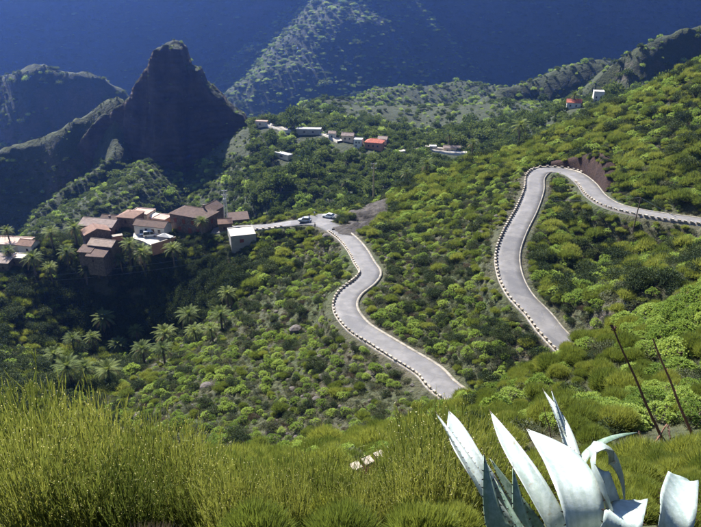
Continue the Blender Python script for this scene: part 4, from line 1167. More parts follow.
# ------------------------------------------------------------------ palms
def palm_meshes(seed, nfr=46):
    global rs
    rs = np.random.default_rng(seed)
    tr, cr, dd = MB(), MB(), MB()
    n = 8
    prev = None
    for k in range(11):
        z = k / 10; r = (.34 - .08 * z) * (1.0 if k % 2 else 1.12)
        ring = [(r * math.cos(2 * math.pi * i / n), r * math.sin(2 * math.pi * i / n), z) for i in range(n)]
        if prev is not None:
            tr.add(prev + ring, [(i, (i + 1) % n, (i + 1) % n + n, i + n) for i in range(n)])
        prev = ring
    for f in range(nfr):
        az = 2.39996 * f + rs.uniform(-.2, .2); el = R(82) - R(112) * (f / nfr) + rs.uniform(-.1, .1)
        L = rs.uniform(3.3, 4.2) * (.75 + .25 * min(1, f / 12))
        p_ = np.array((0, 0, .15)); seg_n = 9; e = el
        h = np.array((math.cos(az), math.sin(az), 0)); side = np.array((-h[1], h[0], 0))
        pts = [p_]
        for k in range(seg_n):
            p_ = p_ + (h * math.cos(e) + np.array((0, 0, math.sin(e)))) * L / seg_n
            e -= R(4 + .9 * k); pts.append(p_)
        tgt = dd if f > nfr * .86 else cr
        for k in range(seg_n):
            a, c = pts[k], pts[k + 1]; d = (c - a) / np.linalg.norm(c - a); upv = np.cross(side, d)
            tgt.add([a - side * .03, a + side * .03, c + side * .03, c - side * .03], [(0, 1, 2, 3)])
            for q in range(3):
                m_ = a + (c - a) * (q + .5) / 3; t_ = (k + q / 3) / seg_n
                ll = (.62 * math.sin(math.pi * min(1, t_ * .9 + .12)) + .12) * 1.1
                for s in (-1, 1):
                    v = side * s * .8 + d * .62 - upv * .18 * 1 + np.array((0, 0, -.12))
                    v /= np.linalg.norm(v); wv = np.cross(v, upv) * 0 + d * .05
                    tgt.add([m_ - wv, m_ + wv, m_ + v * ll], [(0, 1, 2)])
    return tr, cr, dd
M_DEADF = leaf_mat('dead_frond', [(.13, .09, .05), (.18, .13, .07)], trans=.2)
PALMS = []
for sd in (3, 8, 15):
    tr, cr, dd = palm_meshes(sd)
    PALMS.append((tr.mesh('trunk', [M_BARK], True), cr.mesh('crown', [M_PALM]), dd.mesh('dead_fronds', [M_DEADF])))
rs = np.random.default_rng(23)

def copy_part(src, name, parent, **kw):
    o = bpy.data.objects.new(name, src); COL.objects.link(o); o.parent = parent
    for k, v in kw.items(): setattr(o, k, v)
    return o

def palm(px, py, d0, d1, label, h, s=1.0, group='date palms of the valley'):
    g = stand(px, py, h, d0, d1)
    t = empty('date_palm', tuple(g - (0, 0, .3)), random.uniform(0, 6.28)); tag(t, label, 'palm tree', group)
    i = random.randrange(3); tr, cr, dd = PALMS[i]
    t.rotation_euler[0] = random.uniform(-.12, .12); s *= random.uniform(.85, 1.12)
    copy_part(tr, 'trunk', t, scale=(s, s, h + .3)); copy_part(cr, 'crown', t, location=(0, 0, h + .2), scale=(s, s, s)); copy_part(dd, 'dead_fronds', t, location=(0, 0, h + .2), scale=(s, s, s))
    BLOCKED.append((g[0], g[1], 1.2))
A_ = 'date palm standing between the houses on the village ridge'
for px_, py_, h, s in [(193, 203, 9, .95), (214, 200, 9.5, .95), (201, 223, 5, .9), (136, 203, 8, .8), (8, 231, 6, .9), (9, 251, 4.5, .75), (50, 233, 6, .9), (74, 229, 7, .95)]:
    palm(px_, py_, 203, 248, A_, h, s, 'date palms of the valley')
B_ = 'date palm on the steep bank just below the village houses'
for px_, py_, h, s in [(33, 260, 6, 1.1), (66, 254, 6, 1.0), (85, 272, 5, .95), (128, 246, 7, 1.15), (144, 255, 6, 1.1), (173, 251, 6, 1.0), (121, 259, 5.5, .9), (50, 268, 5, .9), (98, 268, 4, .8)]:
    palm(px_, py_, 160, 212, B_, h, s, 'date palms of the valley')
C_ = 'date palm in the shady valley floor below the power cables'
for px_, py_, h, s in [(103, 319, 6, 1.1), (71, 339, 5, 1.0), (93, 339, 5, .95), (136, 332, 5, .9), (165, 335, 5.5, 1.1), (190, 316, 5, 1.1), (143, 350, 5, 1.05), (163, 350, 4, .9), (221, 316, 4.5, .9), (227, 295, 4.5, .9), (109, 370, 5, 1.1), (70, 366, 6.5, 1.15), (82, 370, 6, 1.05), (196, 332, 3.5, .8), (212, 330, 3.5, .8), (118, 345, 4, .9), (55, 355, 4, .9)]:
    palm(px_, py_, 110, 205, C_, h, s, 'date palms of the valley')
D_ = 'date palm rising from the dark slope beneath the upper hamlet'
for px_, py_, h, s in [(407, 190, 5, .9), (426, 185, 5, .9), (471, 161, 7, .9), (520, 128, 8, 1.1), (449, 136, 9, 1.1), (575, 95, 7, 1.1), (345, 183, 5, .9)]:
    palm(px_, py_, 238, 420, D_, h, s, 'date palms of the valley')

# ------------------------------------------------------------------ the agave
RT, UPV, FW = np.array((1, 0, 0)), np.array((0, SP, CP)), np.array((0, CP, -SP))
def cam_pt(px, py, zc):
    return FW * zc + RT * ((px - W_PX / 2) / F_PX * zc) + UPV * ((H_PX / 2 - py) / F_PX * zc)

def mat_agave(a_=(.16, .205, .19), b_=(.235, .275, .255), c_=(.31, .345, .32)):
    t = NT('agave_leaf_skin'); p = t.objc()
    n = t.noise(2.5, 5, .6, p); f = t.noise(30, 4, .7, p)
    c = t.ramp(n, [(.3, a_), (.5, b_), (.7, c_)])
    c = t.mix(t.ramp(f, [(.4, 0.0), (.75, .35)]), c, (.46, .50, .45))
    sc = t.noise(9, 3, .6, p)
    c = t.mix(t.ramp(sc, [(.66, 0.0), (.72, .75)]), c, (.20, .15, .09))
    pr = t.new('ShaderNodeTexWave', wave_type='BANDS'); pr.inputs['Scale'].default_value = 5; pr.inputs['Distortion'].default_value = 6; t.link(p, pr.inputs['Vector'])
    c = t.mix(t.math('MULTIPLY', t.ramp(pr.outputs['Fac'], [(.45, 0.0), (.9, 1.0)]), .28), c, (.12, .17, .13))
    c = t.mix(t.ramp(t.noise(55, 3, .7, p), [(.68, 0.0), (.75, .7)]), c, (.10, .075, .05))
    t.color(c); t.rough(.42); t.b.inputs['Specular IOR Level'].default_value = .45
    t.bump(f, .004, .5)
    return t.m
M_AGAVE = mat_agave()
M_AGAVE2 = mat_agave((.07, .12, .075), (.10, .16, .10), (.15, .21, .14)); M_AGAVE2.name = 'shade_and_underside_agave_skin'  # shade of the lower-left leaves painted into the green; also the arching leaf's underside
M_SPINE = plain('agave_spine', (.045, .022, .014), var=.3, scale=20, rough=.5)
AG0 = cam_pt(566, 566, 4.35)
agave = empty('agave_plant', tuple(AG0)); tag(agave, 'large blue grey agave with thick curling leaves in front of the broom', 'agave')

def agave_leaf(ctrl, wmax, wdir, chan=.22, cut=False, base_w=.6, peak=.35, thick=.022, mat=None):
    """ctrl: (px, py, depth) from base to tip; wdir: direction across the leaf in camera axes (right, up, forward)"""
    pts = catmull([cam_pt(*c) for c in ctrl], .045)
    n = len(pts); wd = RT * wdir[0] + UPV * wdir[1] + FW * wdir[2]
    s = np.linspace(0, 1, n); K = 9
    tg = np.gradient(pts, axis=0); tg /= np.linalg.norm(tg, axis=1)[:, None]
    b = MB(); edge = MB(); top, bot = [], []
    for i in range(n):
        a = wd - tg[i] * (wd @ tg[i]); a /= np.linalg.norm(a) + 1e-9
        nr = np.cross(a, tg[i])
        if i == 0: prev_n = nr if nr @ FW < 0 else -nr
        if nr @ prev_n < 0: nr = -nr
        prev_n = nr
        x = s[i]
        if x < peak: f = base_w + (1 - base_w) * math.sin(x / peak * math.pi / 2)
        else: f = (1 - ((x - peak) / (1 - peak)) ** 1.9) if not cut else 1 - .22 * ((x - peak) / (1 - peak)) ** 2
        f = max(f, .02); w_ = wmax * f / 2
        rt, rb = [], []
        for k in range(K):
            v = 2 * k / (K - 1) - 1
            lift = chan * w_ * (v * v) * 1.5
            base = pts[i] + a * v * w_ + nr * lift
            if cut and i == n - 1: base = base + tg[i] * (-.05 * v * v + .012 * math.sin(v * 5 + wmax * 40) + .007 * rs.normal())
            th_ = thick * (1 - v * v) * (1 - .8 * x) + .0025
            rt.append(base - AG0); rb.append(base - nr * th_ - AG0)
        top.append(rt); bot.append(rb)
        if i % 1 == 0 and .04 < x < .93:
            for v in (-1, 1):
                e0 = pts[i] + a * v * w_ + nr * chan * w_ * 1.5
                d = a * v * .02 + tg[i] * rs.uniform(-.008, .012)
                edge.add([e0 - tg[i] * .005 - AG0, e0 + tg[i] * .005 - AG0, e0 + d - AG0], [(0, 1, 2), (2, 1, 0)])
    vs = [p_ for r_ in top for p_ in r_] + [p_ for r_ in bot for p_ in r_]
    N_ = n * K; f = []
    for i in range(n - 1):
        for k in range(K - 1):
            q = i * K + k
            f += [(q, q + 1, q + K + 1, q + K), (N_ + q, N_ + q + K, N_ + q + K + 1, N_ + q + 1)]
        f += [(i * K, i * K + K, N_ + i * K + K, N_ + i * K), (i * K + K - 1, N_ + i * K + K - 1, N_ + i * K + 2 * K - 1, i * K + 2 * K - 1)]
    for k in range(K - 1): q = (n - 1) * K + k; f.append((q, q + 1, N_ + q + 1, N_ + q))
    b.add(vs, f)
    o = part('leaf', b, mat or M_AGAVE, agave, True)
    if edge.f: part('teeth', edge, M_SPINE, o)['kind'] = 'stuff'
    if not cut:
        sp = MB(); sp.stick(pts[-2] - AG0, pts[-1] + tg[-1] * .035 - AG0, .005, .0008, 5); part('tip_spine', sp, M_SPINE, o)
# base to tip
agave_leaf([(568, 566, 4.3), (556, 530, 4.12), (530, 480, 4.3), (508, 444, 4.62), (490, 411, 5.05)], .15, (.8, .45, .45), .45, peak=.3)            # long pale leaf to the left
agave_leaf([(568, 568, 4.25), (582, 535, 3.88), (577, 492, 3.92), (558, 458, 4.25), (527, 429, 4.75)], .265, (.93, .2, .3), .2, peak=.45)               # broad leaf facing the camera
agave_leaf([(572, 560, 4.45), (574, 500, 4.55), (566, 445, 4.85), (556, 415, 5.1), (544, 391, 5.35)], .13, (.85, .1, .5), .7, peak=.3)                 # upright leaf
agave_leaf([(573, 560, 4.5), (577, 505, 4.7), (570, 450, 4.9), (560, 420, 5.0), (552, 391, 5.15)], .11, (.7, 0, .7), .5, peak=.3)                    # second upright leaf behind it
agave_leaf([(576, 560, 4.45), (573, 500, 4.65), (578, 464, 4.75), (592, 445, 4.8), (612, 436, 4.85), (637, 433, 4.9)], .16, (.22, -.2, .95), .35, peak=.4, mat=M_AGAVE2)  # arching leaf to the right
agave_leaf([(586, 566, 4.2), (610, 522, 4.0), (600, 480, 3.95), (594, 458, 4.0), (603, 447, 4.12), (615, 456, 4.25), (623, 480, 4.3), (624, 503, 4.3)], .21, (.5, .0, .87), .3, peak=.4)   # curled leaf hanging over
agave_leaf([(582, 572, 4.2), (602, 545, 3.9), (622, 520, 3.75), (634, 500, 4.05)], .22, (.93, .15, -.1), .15, cut=True, peak=.5)               # blunt leaf at the front
agave_leaf([(605, 590, 4.2), (650, 570, 3.9), (672, 520, 3.75), (683, 477, 4.15)], .21, (.97, -.05, .2), .25, cut=True, peak=.5)                # broken leaf at the right
agave_leaf([(556, 566, 4.35), (515, 525, 4.35), (484, 480, 4.35), (462, 445, 4.55), (449, 411, 4.95)], .15, (.93, .25, .2), .35, peak=.66)                # leaf at the far left
agave_leaf([(556, 566, 4.3), (520, 540, 4.2), (490, 505, 4.25), (470, 470, 4.35), (437, 414, 4.75)], .10, (.5, .1, .85), .6, peak=.4)
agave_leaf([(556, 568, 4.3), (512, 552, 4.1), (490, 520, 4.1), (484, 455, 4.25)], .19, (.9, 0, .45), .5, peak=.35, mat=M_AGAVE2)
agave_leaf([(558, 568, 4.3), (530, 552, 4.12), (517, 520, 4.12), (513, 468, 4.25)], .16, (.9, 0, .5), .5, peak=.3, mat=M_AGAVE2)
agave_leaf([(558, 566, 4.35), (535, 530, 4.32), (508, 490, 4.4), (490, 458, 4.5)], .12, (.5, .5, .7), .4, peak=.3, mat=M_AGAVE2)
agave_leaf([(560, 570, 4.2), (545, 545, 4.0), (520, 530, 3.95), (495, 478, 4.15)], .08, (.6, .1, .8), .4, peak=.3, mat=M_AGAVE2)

# dead flower stalks behind
M_STALK1 = plain('reddish_dead_stalk', (.17, .085, .06), var=.45, scale=6)
M_STALK0 = plain('dead_agave_stalk', (.10, .055, .04), var=.45, scale=6)
def stalk(label, base, tip, D, r, tuft_n=0, mat=None):
    M_STALK = mat or M_STALK0
    g = stand(base[0], base[1], 0, D - 8, D + 12); top = P(tip[0], tip[1], D=g[1] + .6)
    for k in range(12): BLOCKED.append((g[0] * (1 - .045 * k), g[1] * (1 - .045 * k), 1.9 if k < 6 else 1.2))
    t = empty('flower_stalk', tuple(g)); tag(t, label, 'stalk')
    b = MB(); N_ = 10; v = top - g
    q = [v * k / N_ + np.array((math.sin(k * 1.3) * .02, 0, 0)) for k in range(N_ + 1)]
    q[0] = q[0] - (0, 0, .4)
    for k in range(N_): b.stick(q[k], q[k + 1], r * (1 - .55 * k / N_), r * (1 - .55 * (k + 1) / N_), 7)
    part('stem', b, M_STALK, t, True)
    c = MB()
    for k in range(3, N_):
        d = dirs(1, .1)[0]; c.leaf(q[k], d + v / np.linalg.norm(v), .16, .025)
    part('bracts', c, M_STALK, t)['kind'] = 'stuff'
    if tuft_n:
        c = MB()
        for _ in range(tuft_n): d = dirs(1, -.1)[0]; c.stick(q[-1] - v * .02, q[-1] + d * rs.uniform(.08, .22), .02, .035, 4)
        part('seed_head', c, M_STALK, t)['kind'] = 'stuff'
stalk('tall dark leaning dead agave stalk with a small seed head', (665, 450), (613, 328), 27, .075, 9)
stalk('tall reddish leaning dead agave stalk without a seed head', (694, 445), (653, 339), 27, .075, mat=M_STALK1)
stalk('short broken stalk leaning across the tall dark dead stalk', (648, 456), (667, 424), 26, .06, mat=M_STALK1)
stalk('short upright dark stump of a stalk left of the crossed stalks', (641, 450), (639, 431), 26, .055)
stalk('short dark stump of a stalk between the two tall dead stalks', (670, 442), (668, 425), 27, .055)
stalk('pale grey dry stalk between the agave and the broom slope', (555, 455), (544, 407), 20, .035)

# ------------------------------------------------------------------ near broom bushes
def broom_mesh(seed, n=190, H=2.4):
    global rs
    rs = np.random.default_rng(seed)
    b, f = MB(), MB()
    for _ in range(n):
        a, r = rs.uniform(0, 6.28), .75 * math.sqrt(rs.uniform(0, 1))
        base = np.array((math.cos(a) * r * .45, math.sin(a) * r * .45, -.15))
        lean = np.array((math.cos(a) * r * .55, math.sin(a) * r * .55, 1.0)) + rs.normal(size=3) * .09
        lean /= np.linalg.norm(lean); L = H * rs.uniform(.35, 1.08) * (1 - .25 * r)
        pts = [base]; d = lean.copy(); S = 5
        for k in range(S):
            pts.append(pts[-1] + d * L / S); d = d + np.array((0, 0, .16)) + rs.normal(size=3) * .04; d /= np.linalg.norm(d)
        side = np.cross(lean, rs.normal(size=3)); side /= np.linalg.norm(side)
        for k in range(S):
            w0, w1 = .014 * (1 - .7 * k / S), .014 * (1 - .7 * (k + 1) / S)
            b.add([pts[k] - side * w0, pts[k] + side * w0, pts[k + 1] + side * w1, pts[k + 1] - side * w1], [(0, 1, 2, 3)])
        for k in range(11):
            t_ = rs.uniform(.3, .98) * S; i = min(int(t_), S - 1); q = pts[i] + (pts[i + 1] - pts[i]) * (t_ - i)
            dv = (pts[i + 1] - pts[i]); dv = dv / np.linalg.norm(dv) + rs.normal(size=3) * rs.choice([.14, .34])
            LL = rs.uniform(.15, .36); b.leaf(q, dv, LL, .0085)
            dn = dv / np.linalg.norm(dv)
            if rs.random() < .42: f.leaf(q + dn * LL * rs.uniform(.3, .95), rs.normal(size=3) + (0, 0, .6), rs.uniform(.02, .038), .008)
    return b.mesh('stems', [M_BROOM]), f.mesh('pods', [M_FLOWER])
BROOMS = [broom_mesh(s) for s in (31, 47, 59, 71)]
rs = np.random.default_rng(77)
def broom(x, y, s, label, group):
    z = float(gz(np.array([x]), np.array([y]))[0])
    t = empty('broom_bush', (x, y, z), random.uniform(0, 6.28)); tag(t, label, 'bush', group)
    st, fl = random.choice(BROOMS); hs = s * random.uniform(.9, 1.1)
    copy_part(st, 'stems', t, scale=(s, s, hs)); copy_part(fl, 'pods', t, scale=(s, s, hs))

BROOM_AT = [(8, 8.6, 1.18, 'tallest podded broom bush at the edge above the palm valley'), (46, 9.3, 1.1, 0), (-28, 9.6, 1.15, 0), (78, 8.4, .95, 0), (104, 9.8, .95, 0), (132, 8.2, .84, 0), (160, 9.0, .84, 0), (190, 8.0, .78, 0), (30, 7.0, .86, 0), (84, 6.7, .78, 0), (140, 6.7, .72, 0),
            (186, 6.5, .62, 0), (432, 8.2, .86, 2), (436, 7.2, .9, 2), (412, 6.2, .5, 2), (455, 6.6, .74, 2), (424, 6.0, .7, 2), (476, 7.4, .66, 2), (450, 8.6, .8, 2), (-40, 7.2, .9, 0),
            (20, 5.8, .7, 0), (70, 5.6, .6, 0), (122, 5.6, .55, 0), (440, 5.4, .58, 2), (412, 5.4, .42, 2), (472, 5.5, .46, 2)]
BROOM_AT += [(px0 + random.uniform(-8, 8), random.uniform(4.9, 6.6), random.uniform(.36, .52), 1) for px0 in range(150, 400, 14)]
BROOM_LAB = ['podded green broom bush in the tall thicket above the palm valley', 'low feathery broom bush on the nearest slope between the tall thicket and the salmon blocks', 'podded broom bush crowding the left side of the agave']
for px_, D, s, k in BROOM_AT:
    r_ = ray(px_, 450); broom(r_[0] / r_[1] * D * 1.02, D, s, k if isinstance(k, str) else BROOM_LAB[k], 'broom bushes on the nearest slope')
# ------------------------------------------------------------------ vegetation of the slopes
TAKE = {}
def put(kind, pts, s, sz=None):
    if len(pts) == 0: return
    s = np.asarray(s, float)
    if sz is None: sz = s * rng.uniform(.75, 1.1, len(s))
    TAKE.setdefault(kind, []).append(np.concatenate([pts, s[:, None], np.asarray(sz)[:, None]], 1))

Z_BELOW = [(150, 300), (330, 240), (340, 300), (440, 390), (440, 440), (330, 470), (200, 470), (120, 440)]
Z_VALLEY = [(-100, 225), (240, 235), (300, 265), (160, 345), (110, 400), (-100, 420)]
Z_BETWEEN = [(370, 230), (500, 180), (500, 260), (560, 350), (460, 390), (340, 300)]
Z_ISLE = [(530, 170), (600, 200), (760, 225), (760, 310), (620, 330), (570, 350), (505, 260)]
Z_UPPER = [(360, 215), (560, 90), (760, -20), (760, 215), (600, 190), (560, 160), (500, 180), (370, 240)]
Z_DARK = [(60, 268), (230, 262), (250, 290), (170, 330), (90, 345), (60, 300)]

# mid ground 68 - 262 m
p = spots(68, 262, 1.25)
px, py, _ = project(p)
below, vall, betw, isle, upp, dk = (in_poly(px, py, q) for q in (Z_BELOW, Z_VALLEY, Z_BETWEEN, Z_ISLE, Z_UPPER, Z_DARK))
n = len(p); u = rng.random(n); patch = fbm(p[:, 0], p[:, 1], 22, 3, 101) + .5
patch2 = fbm(p[:, 0] + 90, p[:, 1], 15, 3, 111) + .5
sz = rng.lognormal(-.04, .42, n)
other = ~(below | vall | betw | isle | upp)
#              spurge olive dark grey (rest bare or tufts)
W = np.zeros((n, 4))
W[below] = (.31, .05, .07, .34)
W[betw] = (.25, .10, .13, .45)
W[isle] = (.20, .17, .13, .42)
W[upp] = (.28, .33, .12, .26)
W[vall] = (.14, .12, .33, .34)
W[other] = (.18, .22, .14, .36)
W[:, 0] *= np.clip(patch * 2.6 - .35, .15, 2.2); W[:, 1] *= np.clip(patch2 * 2.4 - .2, .2, 2); W[:, 2] *= np.clip((1 - patch2) * 2.2 - .1, .2, 2)
W[dk] = (.02, .03, .8, .1)
cum = np.cumsum(W, 1)
ch = (u[:, None] > cum).sum(1)
base = np.where(upp | isle, 1.3, np.where(vall, 1.35, np.where(below, .84, .95)))
dr, _, _ = road_near(p[:, 0], p[:, 1])
vil = (p[:, 1] > 196) & (px < 262)
sz = np.minimum(np.minimum(sz, np.where(vil, .95, 1.9)), np.maximum(.3, (dr - 3.3) / (base * 1.75)))
put('spurge', p[ch == 0], (sz * base * .98)[ch == 0], (sz * base * .95)[ch == 0])
put('olive', p[ch == 1], (sz * base * 1.45)[ch == 1])
put('evergreen', p[ch == 2], (sz * base * np.where(dk, 1.5, 1.45))[ch == 2], (sz * base * np.where(dk, 2.0, 1.4))[ch == 2])
k3 = rng.random(n)
for nm_, lo, hi, hs in (('grey', 0, .50, .75), ('grey_b', .50, .66, .7), ('dead', .66, .84, .6), ('mound', .84, 1.01, .6)):
    m_ = (ch == 3) & (k3 >= lo) & (k3 < hi); put(nm_, p[m_], (sz * base * .95)[m_], (sz * base * hs)[m_])
m_ = (ch == 4) & (rng.random(n) < .2) & ~dk; put('boulder', p[m_], rng.lognormal(-.25, .5, m_.sum()))
q = spots(68, 250, 1.25)
put('greentuft', q[::4], rng.uniform(.8, 1.5, len(q[::4]))); put('tuft', q[1::2], rng.uniform(.5, 1.1, len(q[1::2])))

# near slope 12 - 70 m
p = spots(12, 70, 1.2)
px, py, _ = project(p)
m = ~((px < 150) & (p[:, 1] < 22))
p = p[m]; px = px[m]
n = len(p); u = rng.random(n); patch = fbm(p[:, 0], p[:, 1], 9, 3, 121) + .5
a = u < np.clip(patch * 1.7 - .42, .06, .7) * np.clip((px - 250) / 200, .2, 1) * (p[:, 1] > 22); b = ~a & (u < .84); c = ~a & ~b & (u < .90); d = ~a & ~b & ~c
sz = rng.lognormal(0, .22, n) * np.where(p[:, 1] < 22, .72, 1.0)
put('spurge_big', p[a], sz[a] * 1.0); put('olive_big', p[b], sz[b] * 1.05, sz[b] * 1.1); put('evergreen', p[c], sz[c] * .9); put('grey', p[d], sz[d] * .9)
q = spots(11, 70, .8)
put('greentuft', q, rng.uniform(.6, 1.1, len(q)))
# right of the agave
p = spots(3.4, 12, .56, half=.9)
px, py, _ = project(p)
m = (px > 505) & ((p[:, 1] > 4.6) | (px > 650))
p = p[m]; sz = rng.lognormal(0, .2, len(p)) * np.clip(p[:, 1] / 14, .3, .8)
put('olive_big', p, sz * .8, sz * .85)

# low broom between the tall thicket and the agave
p = spots(4.4, 12.5, .66, half=.7)
px, py, _ = project(p)
p = p[(px > 130) & (px < 480)]; u = rng.random(len(p)); sz = rng.lognormal(0, .28, len(p)) * np.clip(p[:, 1] / 13, .4, .75)
put('olive_big', p[u < .86], sz[u < .86] * .8, sz[u < .86] * .9); put('dead', p[(u > .86) & (u < .91)], sz[(u > .86) & (u < .91)] * .7); put('spurge_big', p[u > .93], sz[u > .93] * .55)

# beyond the village 255 - 470 m: trees and bushes
p = spots(255, 480, 2.9)
n = len(p); u = rng.random(n); patch = fbm(p[:, 0], p[:, 1], 40, 3, 131) + .5
px, py, _ = project(p)
pk = (px < 250) & (py < 160)
dens = np.where(px < 240, .97, np.clip(patch * 1.9 - .1, .25, .95)); dens[pk] *= .45
m = u < dens
s = rng.lognormal(0, .35, n) * np.where(px > 240, 2.2, np.where(px > 165, 2.0, 1.55)) * np.where(pk, .42, 1)
k = rng.random(n)
put('tree_clump', p[m & (k < .84)], s[m & (k < .84)], (s * np.where(px > 240, rng.uniform(.8, 1.3, n), .7))[m & (k < .84)])
put('spurge_clump', p[m & (k >= .84)], s[m & (k >= .84)] * .8)
# farther
p = spots(480, 960, 5.2)
n = len(p); patch = fbm(p[:, 0], p[:, 1], 70, 3, 141) + .5
px, py, _ = project(p); open_ = (px > 345)
m = rng.random(n) < np.where(open_, np.clip(patch * 1.7 - .3, .12, .75), np.clip(patch * 1.9 - .15, .25, .9))
s = rng.lognormal(0, .4, n) * np.where(open_, 1.9, 2.5)
k = rng.random(n) < np.where(open_, .6, .85)
put('tree_clump', p[m & k], s[m & k]); put('spurge_clump', p[m & ~k], s[m & ~k])
p = spots(1150, 1750, 8.5)
n = len(p); m = rng.random(n) < .9
s = rng.lognormal(0, .35, n) * 5.0
onrib = np.maximum(ridge(p[:, 0], p[:, 1], WALL_RIB, 1.15, 85, 1.3), ridge(p[:, 0], p[:, 1], WALL_RIB2, 1.25, 45, 1.3)) > far_wall(p[:, 0], p[:, 1]) - 15
k = rng.random(n) < np.where(onrib, .4, .97)
put('tree_clump', p[m & k], s[m & k], s[m & k] * .7); put('spurge_clump', p[m & ~k], s[m & ~k] * .8, s[m & ~k] * .5)

bt = BANK_TOP - (0, 0, .25); bt = bt[rng.random(len(bt)) < .95]
put('olive', bt[::2], rng.uniform(.8, 1.5, len(bt[::2]))); put('evergreen', bt[1::2], rng.uniform(.8, 1.5, len(bt[1::2])))
# dark trees between the village houses
for a_, b_, s_ in [(120, 231, 1.5), (178, 239, 1.7), (188, 241, 1.6), (213, 239, 1.6), (76, 243, 1.9), (62, 246, 1.8), (112, 258, 1.5), (120, 252, 1.6), (230, 246, 1.6), (42, 250, 1.9), (36, 246, 1.5), (205, 240, 1.4), (160, 247, 1.5), (182, 249, 1.8), (254, 243, 1.7), (262, 240, 1.6), (130, 250, 1.6), (80, 258, 1.6)]:
    g_ = stand(a_, b_, s_ * 1.3, 190, 240)
    put('evergreen', g_[None], [s_], [s_ * 1.25])
# single bushes that stand out in the photograph
for a_, b_, h_, d0, d1, s_ in [(178, 413, 3.2, 45, 110, 2.3), (160, 424, 2.0, 45, 110, 1.5), (131, 362, 4, 110, 170, 2.9), (122, 380, 2.4, 110, 170, 2.0), (311, 206, 3, 212, 230, 2.6), (376, 362, 2.4, 90, 130, 1.7), (383, 372, 2, 90, 130, 1.4), (676, 345, 1.8, 40, 70, 1.5), (560, 182, 1.5, 170, 196, 2.2), (644, 188, 2.5, 150, 170, 2.3)]:
    g_ = stand(a_, b_, h_, d0, d1)
    put('spurge_big', g_[None], [s_], [s_ * 1.05])
# ------------------------------------------------------------------ the largest ones in view are things of their own
MARKS = [(P(a, b, D=d)[:2], t) for a, b, d, t in [
    (375, 142, 392, 'the red hipped house'), (348, 135, 402, 'the cream hamlet house'), (332, 133, 408, 'the bend house'), (309, 128, 425, 'the white saddle building'), (262, 121, 430, 'the peak foot house'), (283, 153, 385, 'the lone white shed'),
    (433, 146, 388, 'the small white hut'), (452, 147, 386, 'the low pinkish house'), (574, 102, 380, 'the red tiled white house'), (598, 97, 384, 'the white cube house'), (493, 153, 365, 'the salmon roofed house'), (374, 195, 252, 'the tall yellowish pole'),
    (224, 212, 219, 'the lattice mast'), (241, 240, 207, 'the grey box house'), (150, 238, 215, 'the village square'), (104, 245, 206, 'the striped roof cottage'), (19, 258, 203, 'the cream roofed house'), (638, 222, 149, 'the dark wooden pole'),
    (560, 170, 200, 'the hairpin apex'), (580, 160, 206, 'the red earth bank'), (312, 220, 209, 'the car park'), (368, 222, 213, 'the rock outcrop'), (333, 232, 196, 'the road sign'), (345, 303, 139, 'the lower road bend'), (370, 272, 165, 'the upper S-bend'),
    (446, 388, 102, 'the lower road end'), (401, 354, 120, 'the straight lower road'), (556, 336, 110, 'the hairpin arm end'), (510, 265, 140, 'the hairpin arm'), (612, 206, 165, 'the curving stone wall'), (690, 221, 148, 'the long stone wall'),
    (367, 462, 45, 'the salmon blocks'), (665, 450, 26, 'the dark dead stalk'), (694, 445, 26, 'the reddish dead stalk'), (170, 60, 455, 'the peak summit'), (120, 150, 430, 'the peak spur'), (566, 566, 3, 'the agave'), (555, 455, 20, 'the pale dry stalk')]]
MXY = np.array([m[0] for m in MARKS])
def zone(px, py, D, x, y, z):
    o = lambda q: bool(in_poly(np.array([px]), np.array([py]), q)[0])
    d = np.hypot(MXY[:, 0] - x, MXY[:, 1] - y); j = int(d.argmin())
    if d[j] < 9: rel = 'beside '
    else: rel = 'uphill from ' if z > float(gz(MXY[j:j + 1, 0], MXY[j:j + 1, 1])[0]) else 'downhill from '
    w = ' ' + rel + MARKS[j][1]
    if D > 255: return ('on the far slope' if px > 240 else 'on the peak flank') + w
    if D < 70: return 'on the near slope' + w
    if o(Z_DARK) or o(Z_VALLEY): return 'in the palm valley' + w
    if o(Z_BELOW): return 'on the open slope' + w
    if o(Z_BETWEEN): return 'between both roads' + w
    if o(Z_ISLE): return 'in the hairpin hollow' + w
    if o(Z_UPPER): return 'on the upper hillside' + w
    return 'on the hillside' + w

